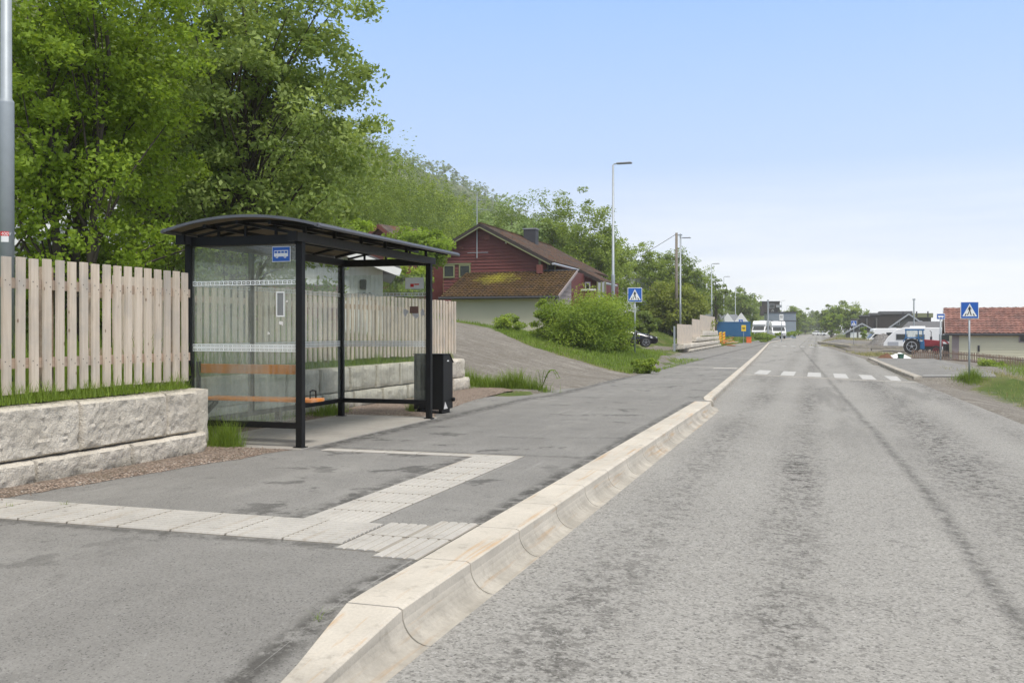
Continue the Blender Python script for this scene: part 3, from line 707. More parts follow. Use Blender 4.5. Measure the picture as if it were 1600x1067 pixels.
# ------------------------------------------------------------------ picket fences
def picket_fence(nm, label, xfun, y0, y1, z0, z1, pitch, w=.092, th=.028, seed=1, post=True, mats=(None,None)):
    rd = random.Random(seed); mF = mats[0] or M['fence']; mR = mats[1] or M['rail']
    t = thing(nm, label, 'fence', (xfun(y0), y0, 0)); ox, oy = t.location.x, t.location.y
    n = int((y1-y0)/pitch)
    for i in range(n):
        y = y0+(i+.5)*pitch; x = xfun(y)-ox; yy = y-oy
        a = rd.uniform(-.006,.006); tp = z1+rd.uniform(-.008,.008); bt = z0+rd.uniform(-.012,.012); dx = rd.uniform(-.002,.002)
        pk = MB()
        if y1 < 9.7:
            for zz in (z0+.28, z1-.24):
                for oy_, oz_ in ((-.025,.02),(.025,-.02)): pk.tube([(x+dx,yy+oy_,zz+oz_),(x+dx+.003,yy+oy_,zz+oz_)], .0055, 6, 1)
        pk.add([(x-th+dx,yy-w/2,bt),(x+dx,yy-w/2,bt),(x+dx,yy+w/2,bt),(x-th+dx,yy+w/2,bt),(x-th+dx,yy-w/2+a,tp),(x+dx,yy-w/2+a,tp),(x+dx,yy+w/2+a,tp),(x-th+dx,yy+w/2+a,tp)],
                 [(0,3,2,1),(4,5,6,7),(0,1,5,4),(1,2,6,5),(2,3,7,6),(3,0,4,7)]).build('picket', [mF, M['joint2']], t, bevel=.003 if y1 > 9.7 else 0)
    for zz in (z0+.28, z1-.24):
        MB().bar((xfun(y0)-ox-th-.026, 0, zz), (xfun(y1)-ox-th-.026, y1-y0, zz), .04, .095).build('rail', mR, t)
    if post:
        k = max(2, int((y1-y0)/1.9))
        for i in range(k+1):
            y = y0+.15+(y1-y0-.3)*i/k; x = xfun(y)-ox-th-.11
            MB().box(x-.045, x+.045, y-oy-.045, y-oy+.045, z0-.3, z1-.06).build('post', mR, t)
    return t
picket_fence('picket_fence', 'weathered pine picket fence left of the bus shelter', lambda y: -7.0, 1.5, 9.62, .82, 2.08, .1615, seed=5)
picket_fence('picket_fence', 'long pine picket fence behind the bus shelter', lambda y: -8.52+.3*(y-9.5)/12, 9.7, 21.5, .86, 2.1, .1685, seed=6)
def board_fence():
    t = thing('board_fence', 'stepped pale board fence standing on the stepped block wall', 'fence', (-9.1, 61, 0))
    for y0, y1, z0, z1 in ((61.5,70.4,.57,1.82),(70.5,76.4,.95,2.25),(76.5,90.5,1.45,2.66)):
        n = int((y1-y0)/.125); mb = MB()
        for i in range(n):
            a = y0-61+i*.125; x = .62-.0*i - (a)*.019; mb.box(x-.03, x, a, a+.105, z0, z1+.01*((i*7)%3))
        mb.build('board_panel', M['fence'], t)
    MB().box(.4,.5,.2,.32,.0,1.7).build('post', M['galv'], t)
    return t
board_fence()

# ------------------------------------------------------------------ bus shelter
def arc_z(x): return 2.762-.135*((x+6.53)/1.03)**2
def shelter():
    t = thing('bus_shelter', 'black framed glass bus shelter with smoked barrel roof and orange bench', 'bus shelter', (-6.6, 12.1, 0))
    O = Vector((-6.6, 12.1, 0))
    def B(name, mb, mat, par=t, **k): return mb.xf(Matrix.Translation(-O)).build(name, mat, par, **k)
    PF, PB, Y0, Y1 = -5.87, -7.42, 10.14, 14.12; h = .042
    for x, y, b in ((PF,Y0,-.05),(PF,Y1,-.05),(PB,Y0,-.05),(PB,Y1,-.05)):
        po = B('post', MB().box(x-h, x+h, y-h, y+h, b, 2.46), M['black'], bevel=.004)
        MB().box(x-O.x-.065, x-O.x+.065, y-O.y-.065, y-O.y+.065, .010, .022).build('foot_plate', M['black'], po)
    B('post', MB().box(PB-.03,PB+.03,11.47,11.53,.30,2.46), M['black'])
    B('post', MB().box(PB-.04,PB+.04,12.16,12.24,-.03,.30), M['black'])
    # beams
    B('beam', MB().box(PF-.05,PF+.05,Y0-.16,Y1+.16,2.462,2.565), M['beam'], bevel=.004)
    B('beam', MB().box(PB-.05,PB+.05,Y0-.16,Y1+.16,2.462,2.565), M['beam'], bevel=.004)
    for y in (Y0, Y1): B('beam', MB().box(PB+.051,PF-.051,y-.045,y+.045,2.44,2.55), M['black'], bevel=.004)
    for x in (PF, PB):
        B('beam_cap', MB().box(x-.056,x+.056,Y0-.20,Y0-.16,2.455,2.572), M['black'])
    # low rails
    for y in (Y0, Y1): B('low_rail', MB().box(PB+h,PF-h,y-.03,y+.03,.235,.305), M['black'], bevel=.003)
    B('low_rail', MB().box(PB-.03,PB+.03,Y0+h,Y1-h,.235,.299), M['black'], bevel=.003)
    # roof
    X0, X1, YA, YB = -7.58, -5.50, 9.88, 14.34; n = 24; vs = []; fs = []
    for i in range(n+1):
        x = X0+(X1-X0)*i/n
        for y in (YA, YB):
            vs += [(x, y, arc_z(x)), (x, y, arc_z(x)+.012)]
    for i in range(n):
        a = i*4; b = a+4; fs += [(a,b,b+2,a+2),(a+1,a+3,b+3,b+1),(a,a+1,b+1,b),(a+2,b+2,b+3,a+3)]
    rf = B('roof', MB().add(vs, fs), M['sheet'], smooth=False)
    def edge(y):
        mb = MB(); P = [(X0+(X1-X0)*i/n, y, arc_z(X0+(X1-X0)*i/n)) for i in range(n+1)]
        for a, b in zip(P[:-1], P[1:]): mb.bar(a, b, .04, .032)
        return mb
    for y in (YA, YB): B('roof_edge', edge(y), M['eave'], rf)
    for k in range(1, 5):
        y = YA+(YB-YA)*k/5; mb = MB(); P = [(X0+(X1-X0)*i/n, y, arc_z(X0+(X1-X0)*i/n)-.03) for i in range(n+1)]
        for a, b in zip(P[:-1], P[1:]): mb.bar(a, b, .035, .035)
        B('roof_rib', mb, M['black'], rf)
    for y in (Y0, Y1):
        mb = MB(); P = [(X0+.06+(X1-X0-.12)*i/n, y, arc_z(X0+.06+(X1-X0-.12)*i/n)-.035) for i in range(n+1)]
        for a, b in zip(P[:-1], P[1:]): mb.bar(a, b, .045, .04)
        for x in (-7.0,-6.62,-6.2): mb.box(x-.014,x+.014,y-.014,y+.014,2.55,arc_z(x)-.03)
        mb.bar((-7.3,y,2.57),(-6.62,y,2.70), .02,.03); mb.bar((-6.62,y,2.70),(-5.95,y,2.57), .02,.03)
        B('roof_rib', mb, M['black'], rf)
    for x in (X0, X1):
        mb = MB(); z = arc_z(x); mb.bar((x,YA-.03,z),(x,YB+.05,z), .055, .042); mb.tube([(x+(.03 if x > -6 else -.03),YA-.03,z-.015),(x+(.03 if x > -6 else -.03),YB+.05,z-.015)], .024, 8)
        B('gutter', mb, M['eave'], rf, bevel=.004)
    for x in (-7.05,-6.6,-6.15): B('purlin', MB().box(x-.02,x+.02,YA+.03,YB-.03,arc_z(x)-.085,arc_z(x)-.045), M['black'], rf)
    for i in range(6):
        y = Y0+.1+i*.75; B('bracket', MB().box(PF-.02,PF+.02,y-.015,y+.015,2.566,arc_z(PF)-.03), M['black'], rf)
    # glass
    def pane(x0, x1, y0, y1, z0, z1): return B('glass_panel', MB().box(x0,x1,y0,y1,z0,z1), M['glass'])
    gA = pane(PB+h+.004, PF-h-.004, Y0-.004, Y0+.004, .312, 2.43)
    gB = pane(PB-.004, PB+.004, Y0+h+.003, 11.468, .305, 2.44); gB2 = pane(PB-.004, PB+.004, 11.532, Y1-h-.003, .305, 2.44)
    gC = pane(PB+h+.004, PF-h-.004, Y1-.004, Y1+.004, .312, 2.30)
    def ladder(u0, u1, z0, z1, put, cell=.062):
        mb = MB(); n_ = int((u1-u0)/cell)
        def q(a, b, c, d): mb.add([put(a,c), put(b,c), put(b,d), put(a,d)], [(0,1,2,3)])
        e = .010; q(u0,u1,z0,z0+e); q(u0,u1,z1-e,z1)
        for i in range(n_+1):
            u = u0+(u1-u0)*i/n_; q(max(u0,u-.007), min(u1,u+.007), z0+e, z1-e)
        for i in range(n_):
            u = u0+(u1-u0)*(i+.5)/n_; q(u-cell*.22, u+cell*.22, (z0+z1)/2-.004, (z0+z1)/2+.004)
        return mb
    def bands(gp, put, u0, u1):
        for z0, z1 in ((1.955,2.01),(1.15,1.192),(1.196,1.238)):
            B('glass_band', ladder(u0, u1, z0, z1, put), M['bandw'], gp)
    bands(gA, lambda u, z: (u, Y0-.006, z), PB+.05, PF-.05)
    bands(gB, lambda u, z: (PB+.006, u, z), Y0+.06, 11.46); bands(gB2, lambda u, z: (PB+.006, u, z), 11.54, Y1-.05)
    bands(gC, lambda u, z: (u, Y1-.006, z), PB+.05, PF-.05)
    # bus stop pictogram plate
    sx, sz = -6.12, 2.318
    pl = B('bus_plate', MB().box(sx-.125,sx+.125,Y0-.018,Y0-.008,sz-.092,sz+.092), M['white'], bevel=.003)
    B('plate_field', MB().box(sx-.117,sx+.117,Y0-.021,Y0-.0182,sz-.084,sz+.084), M['blue'], pl)
    bus = MB(); bus.prism([(sx-.095,sz-.028),(sx-.095,sz+.038),(sx-.088,sz+.046),(sx+.095,sz+.046),(sx+.095,sz-.028)], Y0-.0235, Y0-.0212, 'y')
    for q in (-.055,.055): bus.tube([(sx+q,Y0-.0255,sz-.030),(sx+q,Y0-.0212,sz-.030)], .017, 16)
    B('bus_pictogram', bus, M['white'], pl)
    wn = MB()
    for q in (-.087,-.041,.005,.051): wn.box(sx+q, sx+q+.036, Y0-.0262, Y0-.0237, sz+.012, sz+.036)
    for q in (-.055,.055): wn.tube([(sx+q,Y0-.0275,sz-.030),(sx+q,Y0-.0257,sz-.030)], .006, 10)
    B('bus_window', wn, M['blue'], pl)
    fr = MB(); fx = -6.14; fr.box(fx-.055,fx+.055,Y0+.006,Y0+.014,1.57,1.87); o = B('timetable_frame', fr, M['white'], bevel=.003)
    B('timetable', MB().box(fx-.043,fx+.043,Y0+.0,Y0+.0055,1.585,1.855), M['greyp'], o)
    B('timetable', MB().box(fx-.055,fx+.055,Y0-.007,Y0-.0045,1.57,1.585), M['white'], o); B('timetable', MB().box(fx-.055,fx+.055,Y0-.007,Y0-.0045,1.856,1.87), M['white'], o)
    B('timetable', MB().box(fx-.055,fx-.0435,Y0-.007,Y0-.0045,1.586,1.855), M['white'], o); B('timetable', MB().box(fx+.0435,fx+.055,Y0-.007,Y0-.0045,1.586,1.855), M['white'], o)
    def scrap(cx, cz, s, seed, y, mat, sx_=1):
        r = random.Random(seed); k = 8; pts = [(cx+sx_*s*(.35+.95*r.random())*math.cos(2*math.pi*i/k), cz+s*(.35+.95*r.random())*math.sin(2*math.pi*i/k)) for i in range(k)]
        return MB().prism(pts, y-.002, y, 'y'), mat
    for a in ((-6.12,1.49,.035,4,Y0-.0055,M['paper']),(-6.05,1.75,.014,5,Y0-.0055,M['paper']),(-6.30,1.37,.018,6,Y0-.0055,M['paper']),
              (-6.28,1.70,.075,7,Y1-.007,M['paper'],1.2),(-6.10,1.66,.09,9,Y1-.007,M['paper'],.8),(-5.98,1.68,.07,10,Y1-.007,M['paper'],.6)):
        mb, mt = scrap(*a); B('torn_sticker', mb, mt)
    B('torn_sticker', MB().box(-6.20,-6.05,Y1-.012,Y1-.0095,1.68,1.79), M['door'])
    o = B('info_sticker', MB().box(-6.28,-5.96,Y1-.007,Y1-.0045,2.02+.05,2.25), M['bandw'])
    B('info_sticker_mark', MB().box(-6.19,-6.13,Y1-.0095,Y1-.0072,2.10,2.15).box(-6.12,-6.04,Y1-.0095,Y1-.0072,2.13,2.15), M['red'], o)
    # bench across the near end
    be = B('bench', MB().box(PB+.05,PB+.09,10.22,10.62,.50,.53).box(PF-.12,PF-.08,10.22,10.62,.50,.53).box(PB+.05,PB+.09,10.20,10.24,.50,1.02).bar((PB+.07,10.6,.50),(PB+.07,10.22,.28),.04,.05), M['black'])
    B('bench_back', MB().box(PB+.04,PF-.05,10.245,10.275,.875,.99), M['orange'], be, bevel=.006)
    B('bench_seat', MB().box(PB+.05,PF+.06,10.30,10.62,.532,.572), M['orange'], be, bevel=.006)
    B('bench_arm', MB().tube([(PF-.04,10.58,.573),(PF-.04,10.58,.66),(PF-.04,10.50,.67),(PF-.04,10.44,.66),(PF-.04,10.44,.573)], .010, 8), M['black'], be)
    return t
shelter()

def litter_bin():
    t = thing('litter_bin', 'black steel litter bin with slanted top behind the far shelter post', 'litter bin', (-6.28, 15.3, 0))
    pts = [(-.22,.07),(.22,.07),(.22,.86),(.06,1.0),(-.22,1.0)]
    b = MB().prism(pts, -.27, .27, 'x').build('bin_body', M['black'], t, bevel=.008)
    MB().prism([(.225,.855),(.245,.855),(.065,1.012),(-.23,1.012),(-.23,1.002),(.06,1.002)], -.28, .28, 'x').build('lid', M['black'], t)
    MB().tube([(.271,.20,.22),(.31,.20,.22)], .035, 12).build('knob', M['black'], t)
    MB().box(.2705,.273,-.05,.03,.88,.90).build('keyhole_plate', M['white'], t)
    MB().prism([(-.20,.08),(-.02,.08),(-.14,.20)], .2705, .2725, 'x').build('torn_label', M['paper'], t)
    for a in (-.2,.2): MB().box(a-.03,a+.03,-.18,.18,.0,.07).build('foot', M['black'], t)
litter_bin()

# ------------------------------------------------------------------ street lamps, poles, wire
def lamp(x, y, z, h, label, arm=1.0):
    t = thing('street_lamp', label, 'street lamp', (x, y, z), 0, 'street lamps along the pavement')
    MB().tube([(0,0,-.2),(0,0,3.3),(0,0,3.32),(0,0,3.36),(0,0,h)], [.085,.085,.085,.062,.045], 16).build('pole', M['galv'], t, smooth=True)
    MB().tube([(0,0,h-.02),(.05,.0,h+.04),(.25,0,h+.05)], .03, 8).build('arm', M['galv'], t)
    MB().box(.16,.85,-.13,.13,h+.02,h+.09).build('lamp_head', M['grey'], t, bevel=.03)
    return t
near = lamp(-8.85, 8.72, .7, 8.0, 'tall galvanised lamp pole behind the left picket fence at the photo edge')
def pole_labels():
    # stickers wrapped on the near pole, facing the road
    def patch(z0, z1, a0, a1, mat, r=.0862, nm='label_sticker'):
        mb = MB(); n = 8; vs = []
        for i in range(n+1):
            a = a0+(a1-a0)*i/n; vs += [(r*math.cos(a), r*math.sin(a), z0), (r*math.cos(a), r*math.sin(a), z1)]
        mb.add(vs, [(2*i,2*i+2,2*i+3,2*i+1) for i in range(n)]); return mb.build(nm, mat, near)
    a = math.atan2(-8.72, 8.85)
    patch(1.78,1.83,a-.75,a+.35,M['red']); patch(1.71,1.778,a-.65,a+.30,M['white']); patch(1.50,1.53,a-.4,a+.40,M['blue'])
    cu = bpy.data.curves.new('txt', 'FONT'); cu.body = '400V'; cu.size = .052; cu.align_x = 'CENTER'
    to = bpy.data.objects.new('txt', cu); link(to); dg = bpy.context.evaluated_depsgraph_get(); me = bpy.data.meshes.new_from_object(to.evaluated_get(dg)); bpy.data.objects.remove(to)
    for v in me.vertices:
        x, z = v.co.x, v.co.y; an = a+x/.087; v.co = (.0868*math.cos(an), .0868*math.sin(an), 1.787+z)
    me.materials.clear(); me.materials.append(M['white']); o = link(bpy.data.objects.new('label_text', me)); o.parent = near
pole_labels()
lamps = [(958,258,43,'street lamp rising behind the big leafy bush by the red house'),(1063,373,78,'street lamp beside the wooden utility pole'),
 (1112,413,106,'street lamp just behind the end of the stepped board fence'),(1131,433,134,'street lamp in front of the blue container, left one'),
 (1149,450,164,'street lamp next to the small crossing sign at the blue container'),(1175,459,194,'street lamp right of the blue container'),
 (1221.5,470,240,'street lamp behind the white panel sign'),(1229.5,478,280,'slim street lamp in front of the blue-grey building'),(1242,482,320,'slim street lamp at the right end of the blue-grey building'),
 (1257,497,480,'faint distant street lamp where the road vanishes')]
for px_, ty, d, lb in lamps:
    X, Y = pxy(px_, d); zg = g(X, Y); lamp(X, Y, zg, pz(ty, d)-zg, lb)
X, Y = pxy(1057, 84); zg = g(X, Y); H_ = pz(364, 84)
up = thing('utility_pole', 'brown wooden utility pole with a wire, left of the second lamp', 'utility pole', (X, Y, zg))
MB().tube([(0,0,-.3),(0,0,H_-zg)], [.15,.11], 12).build('pole', M['polewood'], up, smooth=True)
MB().tube([(.35,0,0),(.35,0,H_-zg-.1)], .07, 8).build('conduit', M['galv'], up)
MB().box(-.12,.5,-.05,.05,H_-zg-.25,H_-zg-.15).build('crossarm', M['galv'], up)
pX, pY = pxy(700, 60)
mb = MB(); P0 = Vector((0,0,H_-zg-.1)); P1 = Vector((*(Vector(pxy(930,110))-Vector((X,Y))), pz(425,110)-zg)) 
pts = [P0.lerp(P1, i/16)+Vector((0,0,-1.2*math.sin(math.pi*i/16)*.4)) for i in range(17)]
mb.tube(pts, .022, 5).build('wire', M['wire'], up)
X, Y = pxy(1200, 150); zg = g(X, Y); t = thing('plain_pole', 'thick grey pole without lamp before the blue-grey building', 'pole', (X, Y, zg))
MB().tube([(0,0,0),(0,0,pz(469,150)-zg)], [.13,.11], 10).build('pole', M['galv'], t); MB().tube([(0,0,pz(469,150)-zg),(0,0,pz(469,150)-zg+.06)], .14, 10).build('cap', M['galv'], t)
X, Y = pxy(1428, 125); zg = g(X, Y); t = thing('flag_pole', 'grey capped pole rising behind the white caravan', 'pole', (X, Y, zg))
MB().tube([(0,0,0),(0,0,pz(469,125)-zg)], [.10,.08], 10).build('pole', M['galv'], t); MB().box(-.16,.16,-.1,.1,pz(469,125)-zg,pz(468,125)-zg+.1).build('cap', M['galv'], t)

# ------------------------------------------------------------------ signs
def crossing_sign(x, y, z, h, w, rz, label):
    t = thing('crossing_sign', label, 'road sign', (x, y, z), rz, 'pedestrian crossing signs')
    MB().tube([(0,.05,-.2),(0,.05,h-.03)], .033, 12).build('pole', M['galv'], t, smooth=True)
    s = w/2; c = h-s
    pn = MB().box(-s,s,-.006,.012,c-s,c+s).build('panel', M['white'], t, bevel=.004)
    MB().box(-s*.93,s*.93,-.009,-.0065,c-s*.93,c+s*.93).build('panel_field', M['blue'], pn)
    MB().prism([(-s*.80,c-s*.72),(s*.80,c-s*.72),(0,c+s*.78)], -.012, -.0095, 'y').build('triangle', M['white'], pn)
    f = MB(); k = s; Z = lambda v: c+v*k
    def poly(p): f.prism([(a*k, Z(b)) for a, b in p], -.0150, -.0125, 'y')
    poly([(.045*math.cos(i*.785)+.0, .475+.055*math.sin(i*.785)) for i in range(8)])
    poly([(-.07,.40),(.06,.40),(.10,.10),(.07,-.06),(-.07,-.06),(-.10,.12)])
    poly([(-.07,-.065),(.01,-.065),(-.10,-.36),(-.20,-.60),(-.30,-.58),(-.17,-.30)])
    poly([(.012,-.065),(.08,-.065),(.13,-.28),(.22,-.58),(.12,-.60),(.03,-.32)])
    poly([(-.075,.39),(-.105,.13),(-.20,.0),(-.235,.03),(-.16,.16),(-.12,.36)]); poly([(.062,.39),(.12,.32),(.20,.12),(.165,.08),(.105,.22)])
    poly([(-.58,-.66),(-.44,-.66),(-.33,-.40),(-.43,-.40)]); poly([(.58,-.66),(.44,-.66),(.33,-.40),(.43,-.40)])
    f.build('pictogram', M['signblack'], pn)
    MB().box(-.05,.05,.013,.05,c-.12,c-.07).box(-.05,.05,.013,.05,c+.07,c+.12).build('clamp', M['galv'], t)
    return t
def place_sign(px_, ytop, ybase, d, wpx, rz, label):
    X, Y = pxy(px_, d); zb = pz(ybase, d); return crossing_sign(X, Y, zb, pz(ytop, d)-zb, wpx*d/FPX, rz, label)
place_sign(992, 449.5, 548, 40, 22.5, R(12), 'blue pedestrian crossing sign on a pole at the right edge of the big bush')
place_sign(1515, 471.5, 612, 34, 26.5, R(4), 'large blue pedestrian crossing sign in front of the red tiled roof')
place_sign(1334, 501, 541, 118, 8.3, R(8), 'small distant crossing sign in front of the grey garage gable')
place_sign(1157.5, 499, 529, 125, 6.8, R(10), 'tiny distant crossing sign in front of the blue container')
def bus_sign():
    d = 64; X, Y = pxy(1470, d); zb = g(X, Y)+.0; zt = pz(490, d)
    t = thing('bus_stop_sign', 'small blue bus stop sign on a grey pole beside the tractor', 'road sign', (X, Y, zb), R(8))
    MB().tube([(0,.06,-.1),(0,.06,zt-zb-.1)], .055, 10).build('pole', M['galv'], t, smooth=True)
    h = zt-zb; p = MB().box(-.26,.26,-.01,.01,h-.38,h).build('panel', M['white'], t); MB().box(-.235,.235,-.014,-.0105,h-.355,h-.025).build('panel_field', M['blue'], p)
    MB().box(-.17,.17,-.018,-.0145,h-.25,h-.13).tube([(-.1,-.019,h-.26),(-.1,-.0146,h-.26)], .035, 10).tube([(.1,-.019,h-.26),(.1,-.0146,h-.26)], .035, 10).build('bus_pictogram', M['white'], p)
bus_sign()
def panel_sign():
    d = 140; X, Y = pxy(1221, d); zb = g(X, Y); t = thing('direction_sign', 'white upright panel sign with two black bars by the motorhomes', 'road sign', (X, Y, zb))
    MB().tube([(0,.08,0),(0,.08,pz(492,d)-zb)], .05, 8).build('pole', M['galv'], t)
    p = MB().box(-.28,.28,-.01,.02,pz(501,d)-zb,pz(491,d)-zb).build('panel', M['white'], t)
    z0, z1 = pz(497,d)-zb, pz(492.5,d)-zb; MB().box(-.12,-.04,-.016,-.0105,z0,z1).box(.05,.13,-.016,-.0105,z0,z1).build('panel_marks', M['signblack'], p)
panel_sign()

# ------------------------------------------------------------------ buildings
def siding(mb, poly, row, y, mi=0, proud=.022, vert=False):
    """clapboards on the plane y, facing -y, clipped to a convex polygon of (x,z)"""
    zs = [p[1] for p in poly]; z = min(zs)
    def ext(zz):
        xs_ = []
        for a, b in zip(poly, poly[1:]+poly[:1]):
            if (a[1]-zz)*(b[1]-zz) <= 0 and a[1] != b[1]: xs_.append(a[0]+(b[0]-a[0])*(zz-a[1])/(b[1]-a[1]))
        return (min(xs_), max(xs_)) if len(xs_) > 1 else None
    top = max(zs)
    while z < top-.01:
        z2 = min(z+row, top-.002); e0, e1 = ext(z+.001), ext(z2)
        if e0 and e1:
            mb.add([(e0[0],y-proud,z),(e0[1],y-proud,z),(e1[1],y-.002,z2),(e1[0],y-.002,z2),(e0[0],y,z),(e0[1],y,z)], [(0,1,2,3),(0,4,5,1)], mi)
        z += row
def tiles(name, mat, parent, el, er, rl, rr, rows, cols, amp=.03, step=.03, thick=.08):
    el, er, rl, rr = map(Vector, (el, er, rl, rr)); nrm = (er-el).cross(rl-el).normalized()
    if nrm.z < 0: nrm = -nrm
    V = []; nc = cols*4
    for r in range(rows):
        for e in (0, 1):
            t = (r+e)/rows*.9999
            for c in range(nc+1):
                u = c/nc; p = el.lerp(er, u).lerp(rl.lerp(rr, u), t)
                V.append(p + nrm*(amp*.5*(1+math.sin(2*math.pi*(c/4+.3*(r%1)))) + step*(1-e)))
    n = nc+1; F = []
    for k in range(2*rows-1):
        F += [(k*n+c, k*n+c+1, (k+1)*n+c+1, (k+1)*n+c) for c in range(nc)]
    mb = MB().add(V, F); b = [el-nrm*.01, er-nrm*.01, rr-nrm*.01, rl-nrm*.01]; b2 = [q-nrm*thick for q in b]
    mb.add(b+b2, [(0,1,2,3),(7,6,5,4),(0,4,5,1),(1,5,6,2),(2,6,7,3),(3,7,4,0)])
    me = mb.build(name, mat, parent); return me
def window(parent, x0, x1, z0, z1, y, trim, name='window', bar=False, tw=.09):
    mb = MB(); mb.box(x0-tw,x0,y-.06,y,z0-tw,z1+tw).box(x1,x1+tw,y-.06,y,z0-tw,z1+tw).box(x0,x1,y-.06,y,z1,z1+tw).box(x0,x1,y-.075,y,z0-tw,z0)
    if bar: mb.box((x0+x1)/2-.03,(x0+x1)/2+.03,y-.05,y,z0,z1).box(x0,(x0+x1)/2-.03,y-.045,y,(z0+z1)/2-.025,(z0+z1)/2+.025).box((x0+x1)/2+.03,x1,y-.045,y,(z0+z1)/2-.025,(z0+z1)/2+.025)
    o = mb.build(name, trim, parent); MB().box(x0,x1,y-.03,y-.015,z0,z1).build('pane', M['winglass'], o); return o

def red_house():
    t = thing('red_house', 'dark red clapboard house with tiled roof beyond the driveway', 'house', (-20.65, 58.6, 1.5)); O = Vector((20.65, -58.6, -1.5)); T = Matrix.Translation(O)
    AX, AZ = -20.65, 8.28; sl = .53
    def rz_(x): return AZ - sl*abs(x-AX)
    XR_, XLf = -16.7, -23.35
    mb = MB(); poly = [(XLf,1.0),(XR_,1.0),(XR_,rz_(XR_)-.12),(AX,AZ-.12),(XLf,rz_(XLf)-.12)]
    mb.prism(poly, 58.6, 75, 'y'); siding(mb, poly, .21, 58.598, proud=.05)
    mb.xf(T).build('wall', M['redhouse'], t)
    mb = MB(); mb.box(XR_-.01,XR_+.02,58.53,58.60,3,rz_(XR_)-.13); mb.box(XR_-.14,XR_-.01,58.53,58.575,3,rz_(XR_)-.13); mb.xf(T).build('corner_board', M['olive'], t)
    ya, yb = 58.1, 75.3
    rf = tiles('roof', M['darktile'], t, Vector((-15.85,ya,rz_(-15.85)))+O, Vector((-15.85,yb,rz_(-15.85)))+O, Vector((AX,ya,AZ))+O, Vector((AX,yb,AZ))+O, 16, 56)
    tiles('roof', M['darktile'], t, Vector((-23.95,ya,rz_(-23.95)))+O, Vector((-23.95,yb,rz_(-23.95)))+O, Vector((AX,ya,AZ))+O, Vector((AX,yb,AZ))+O, 16, 56)
    tiles('roof', M['darktile'], t, Vector((-14.1,64.9,rz_(-14.1)+.0))+O, Vector((-14.1,69.5,rz_(-14.1)))+O, Vector((-15.8,64.9,rz_(-15.8)))+O, Vector((-15.8,69.5,rz_(-15.8)))+O, 6, 15)
    mb = MB()
    for sgn, xe in ((1,-15.85),(-1,-23.95)):
        mb.bar((AX+sgn*.0,ya-.02,AZ-.10),(xe,ya-.02,rz_(xe)-.10),.05,.20)
    mb.xf(T).build('barge_board', M['darkwood'], t)
    mb = MB()
    for sgn, xe in ((1,-15.95),(-1,-23.9)): mb.bar((AX,ya-.05,AZ-.24),(xe,ya-.05,rz_(xe)-.24),.04,.07)
    mb.xf(T).build('barge_trim', M['olive'], t)
    MB().tube([(-15.8,58.1,rz_(-15.8)-.1),(-15.8,64.8,rz_(-15.8)-.1)], .08, 8).tube([(-14.05,64.9,rz_(-14.05)-.08),(-14.05,69.5,rz_(-14.05)-.08)], .08, 8).xf(T).build('gutter', M['lightmetal'], t)
    MB().bar((-14.1,64.85,rz_(-14.1)-.1),(-15.9,64.85,rz_(-15.9)-.1),.05,.2).xf(T).build('barge_board', M['darkwood'], t)
    mb = MB(); mb.box(AX-.12,AX+.12,ya,yb,AZ+.0,AZ+.08); mb.xf(T).build('ridge_cap', M['mosstile'], t)
    # chimney on the near slope side of the ridge
    c = MB().box(-20.3,-19.4,66.6,67.4,7.4,8.75).xf(T).build('chimney', M['chim'], t); MB().box(-20.35,-19.35,66.55,67.45,8.751,8.83).xf(T).build('chimney_cap', M['grey'], c)
    for x0 in (-23.25, -22.15): window(t, x0+20.65, x0+.62+20.65, 4.95-1.5, 5.62-1.5, -.025, M['olive'])
    MB().box(-23.4,-21.4,58.5,58.56,5.72,5.80).xf(T).build('window_header', M['olive'], t)
    # vent boxes and globe light on the gable
    MB().box(-20.45,-20.1,58.45,58.57,7.28,7.58).xf(T).build('vent_box', M['terr'], t); MB().box(-22.2,-21.95,58.47,58.57,6.7,6.9).xf(T).build('vent_box', M['terr'], t)
    mb = MB(); mb.tube([(-19.0+.09*0,58.5,6.98),(-19.0,58.5,7.0),(-19.0,58.5,7.08),(-19.0,58.5,7.1)], [.02,.07,.07,.02], 10); mb.xf(T).build('globe_light', M['white'], t)
    # antenna mast
    a = MB().tube([(-20.95,58.42,6.1),(-20.95,58.42,10.3)], .035, 8).xf(T).build('antenna_mast', M['galv'], t)
    mb = MB(); mb.bar((-21.6,58.42,6.45),(-20.2,58.42,6.45),.03,.03)
    for zz, w_ in ((9.25,.35),(9.05,.25),(9.85,.5)): mb.bar((-20.95-w_,58.42,zz),(-20.95+w_*1.3,58.42,zz),.02,.02)
    for q in range(5): mb.bar((-20.7+q*.14,58.15,9.2),(-20.7+q*.14,58.7,9.2),.012,.012)
    mb.xf(T).build('antenna_element', M['galv'], a)
    # side wing under the long slope, glazed veranda
    mb = MB(); mb.box(-16.69,-14.9,65.2,74.5,1,5.1); mb.xf(T).build('side_wing', M['redhouse'], t)
    window(t, -16.45+20.65, -15.85+20.65, 3.4, 4.2, 65.19-58.6, M['olive'])
    window(t, -15.6+20.65, -15.1+20.65, 1.9, 3.2, 65.19-58.6, M['white'], bar=True)
    Yv = 64.2; MB().box(-15.4,-14.36,Yv-.1,Yv+2,1.0,4.15).xf(T).build('veranda_parapet', M['terr'], t); MB().box(-15.45,-14.36,Yv-.16,Yv-.1,4.15,4.27).xf(T).build('veranda_rail', M['whiteboard'], t)
    v = MB()
    for x_ in (-14.30,-14.02,-13.76): v.box(x_-.045,x_+.045,Yv,Yv+.1,1.0,4.75)
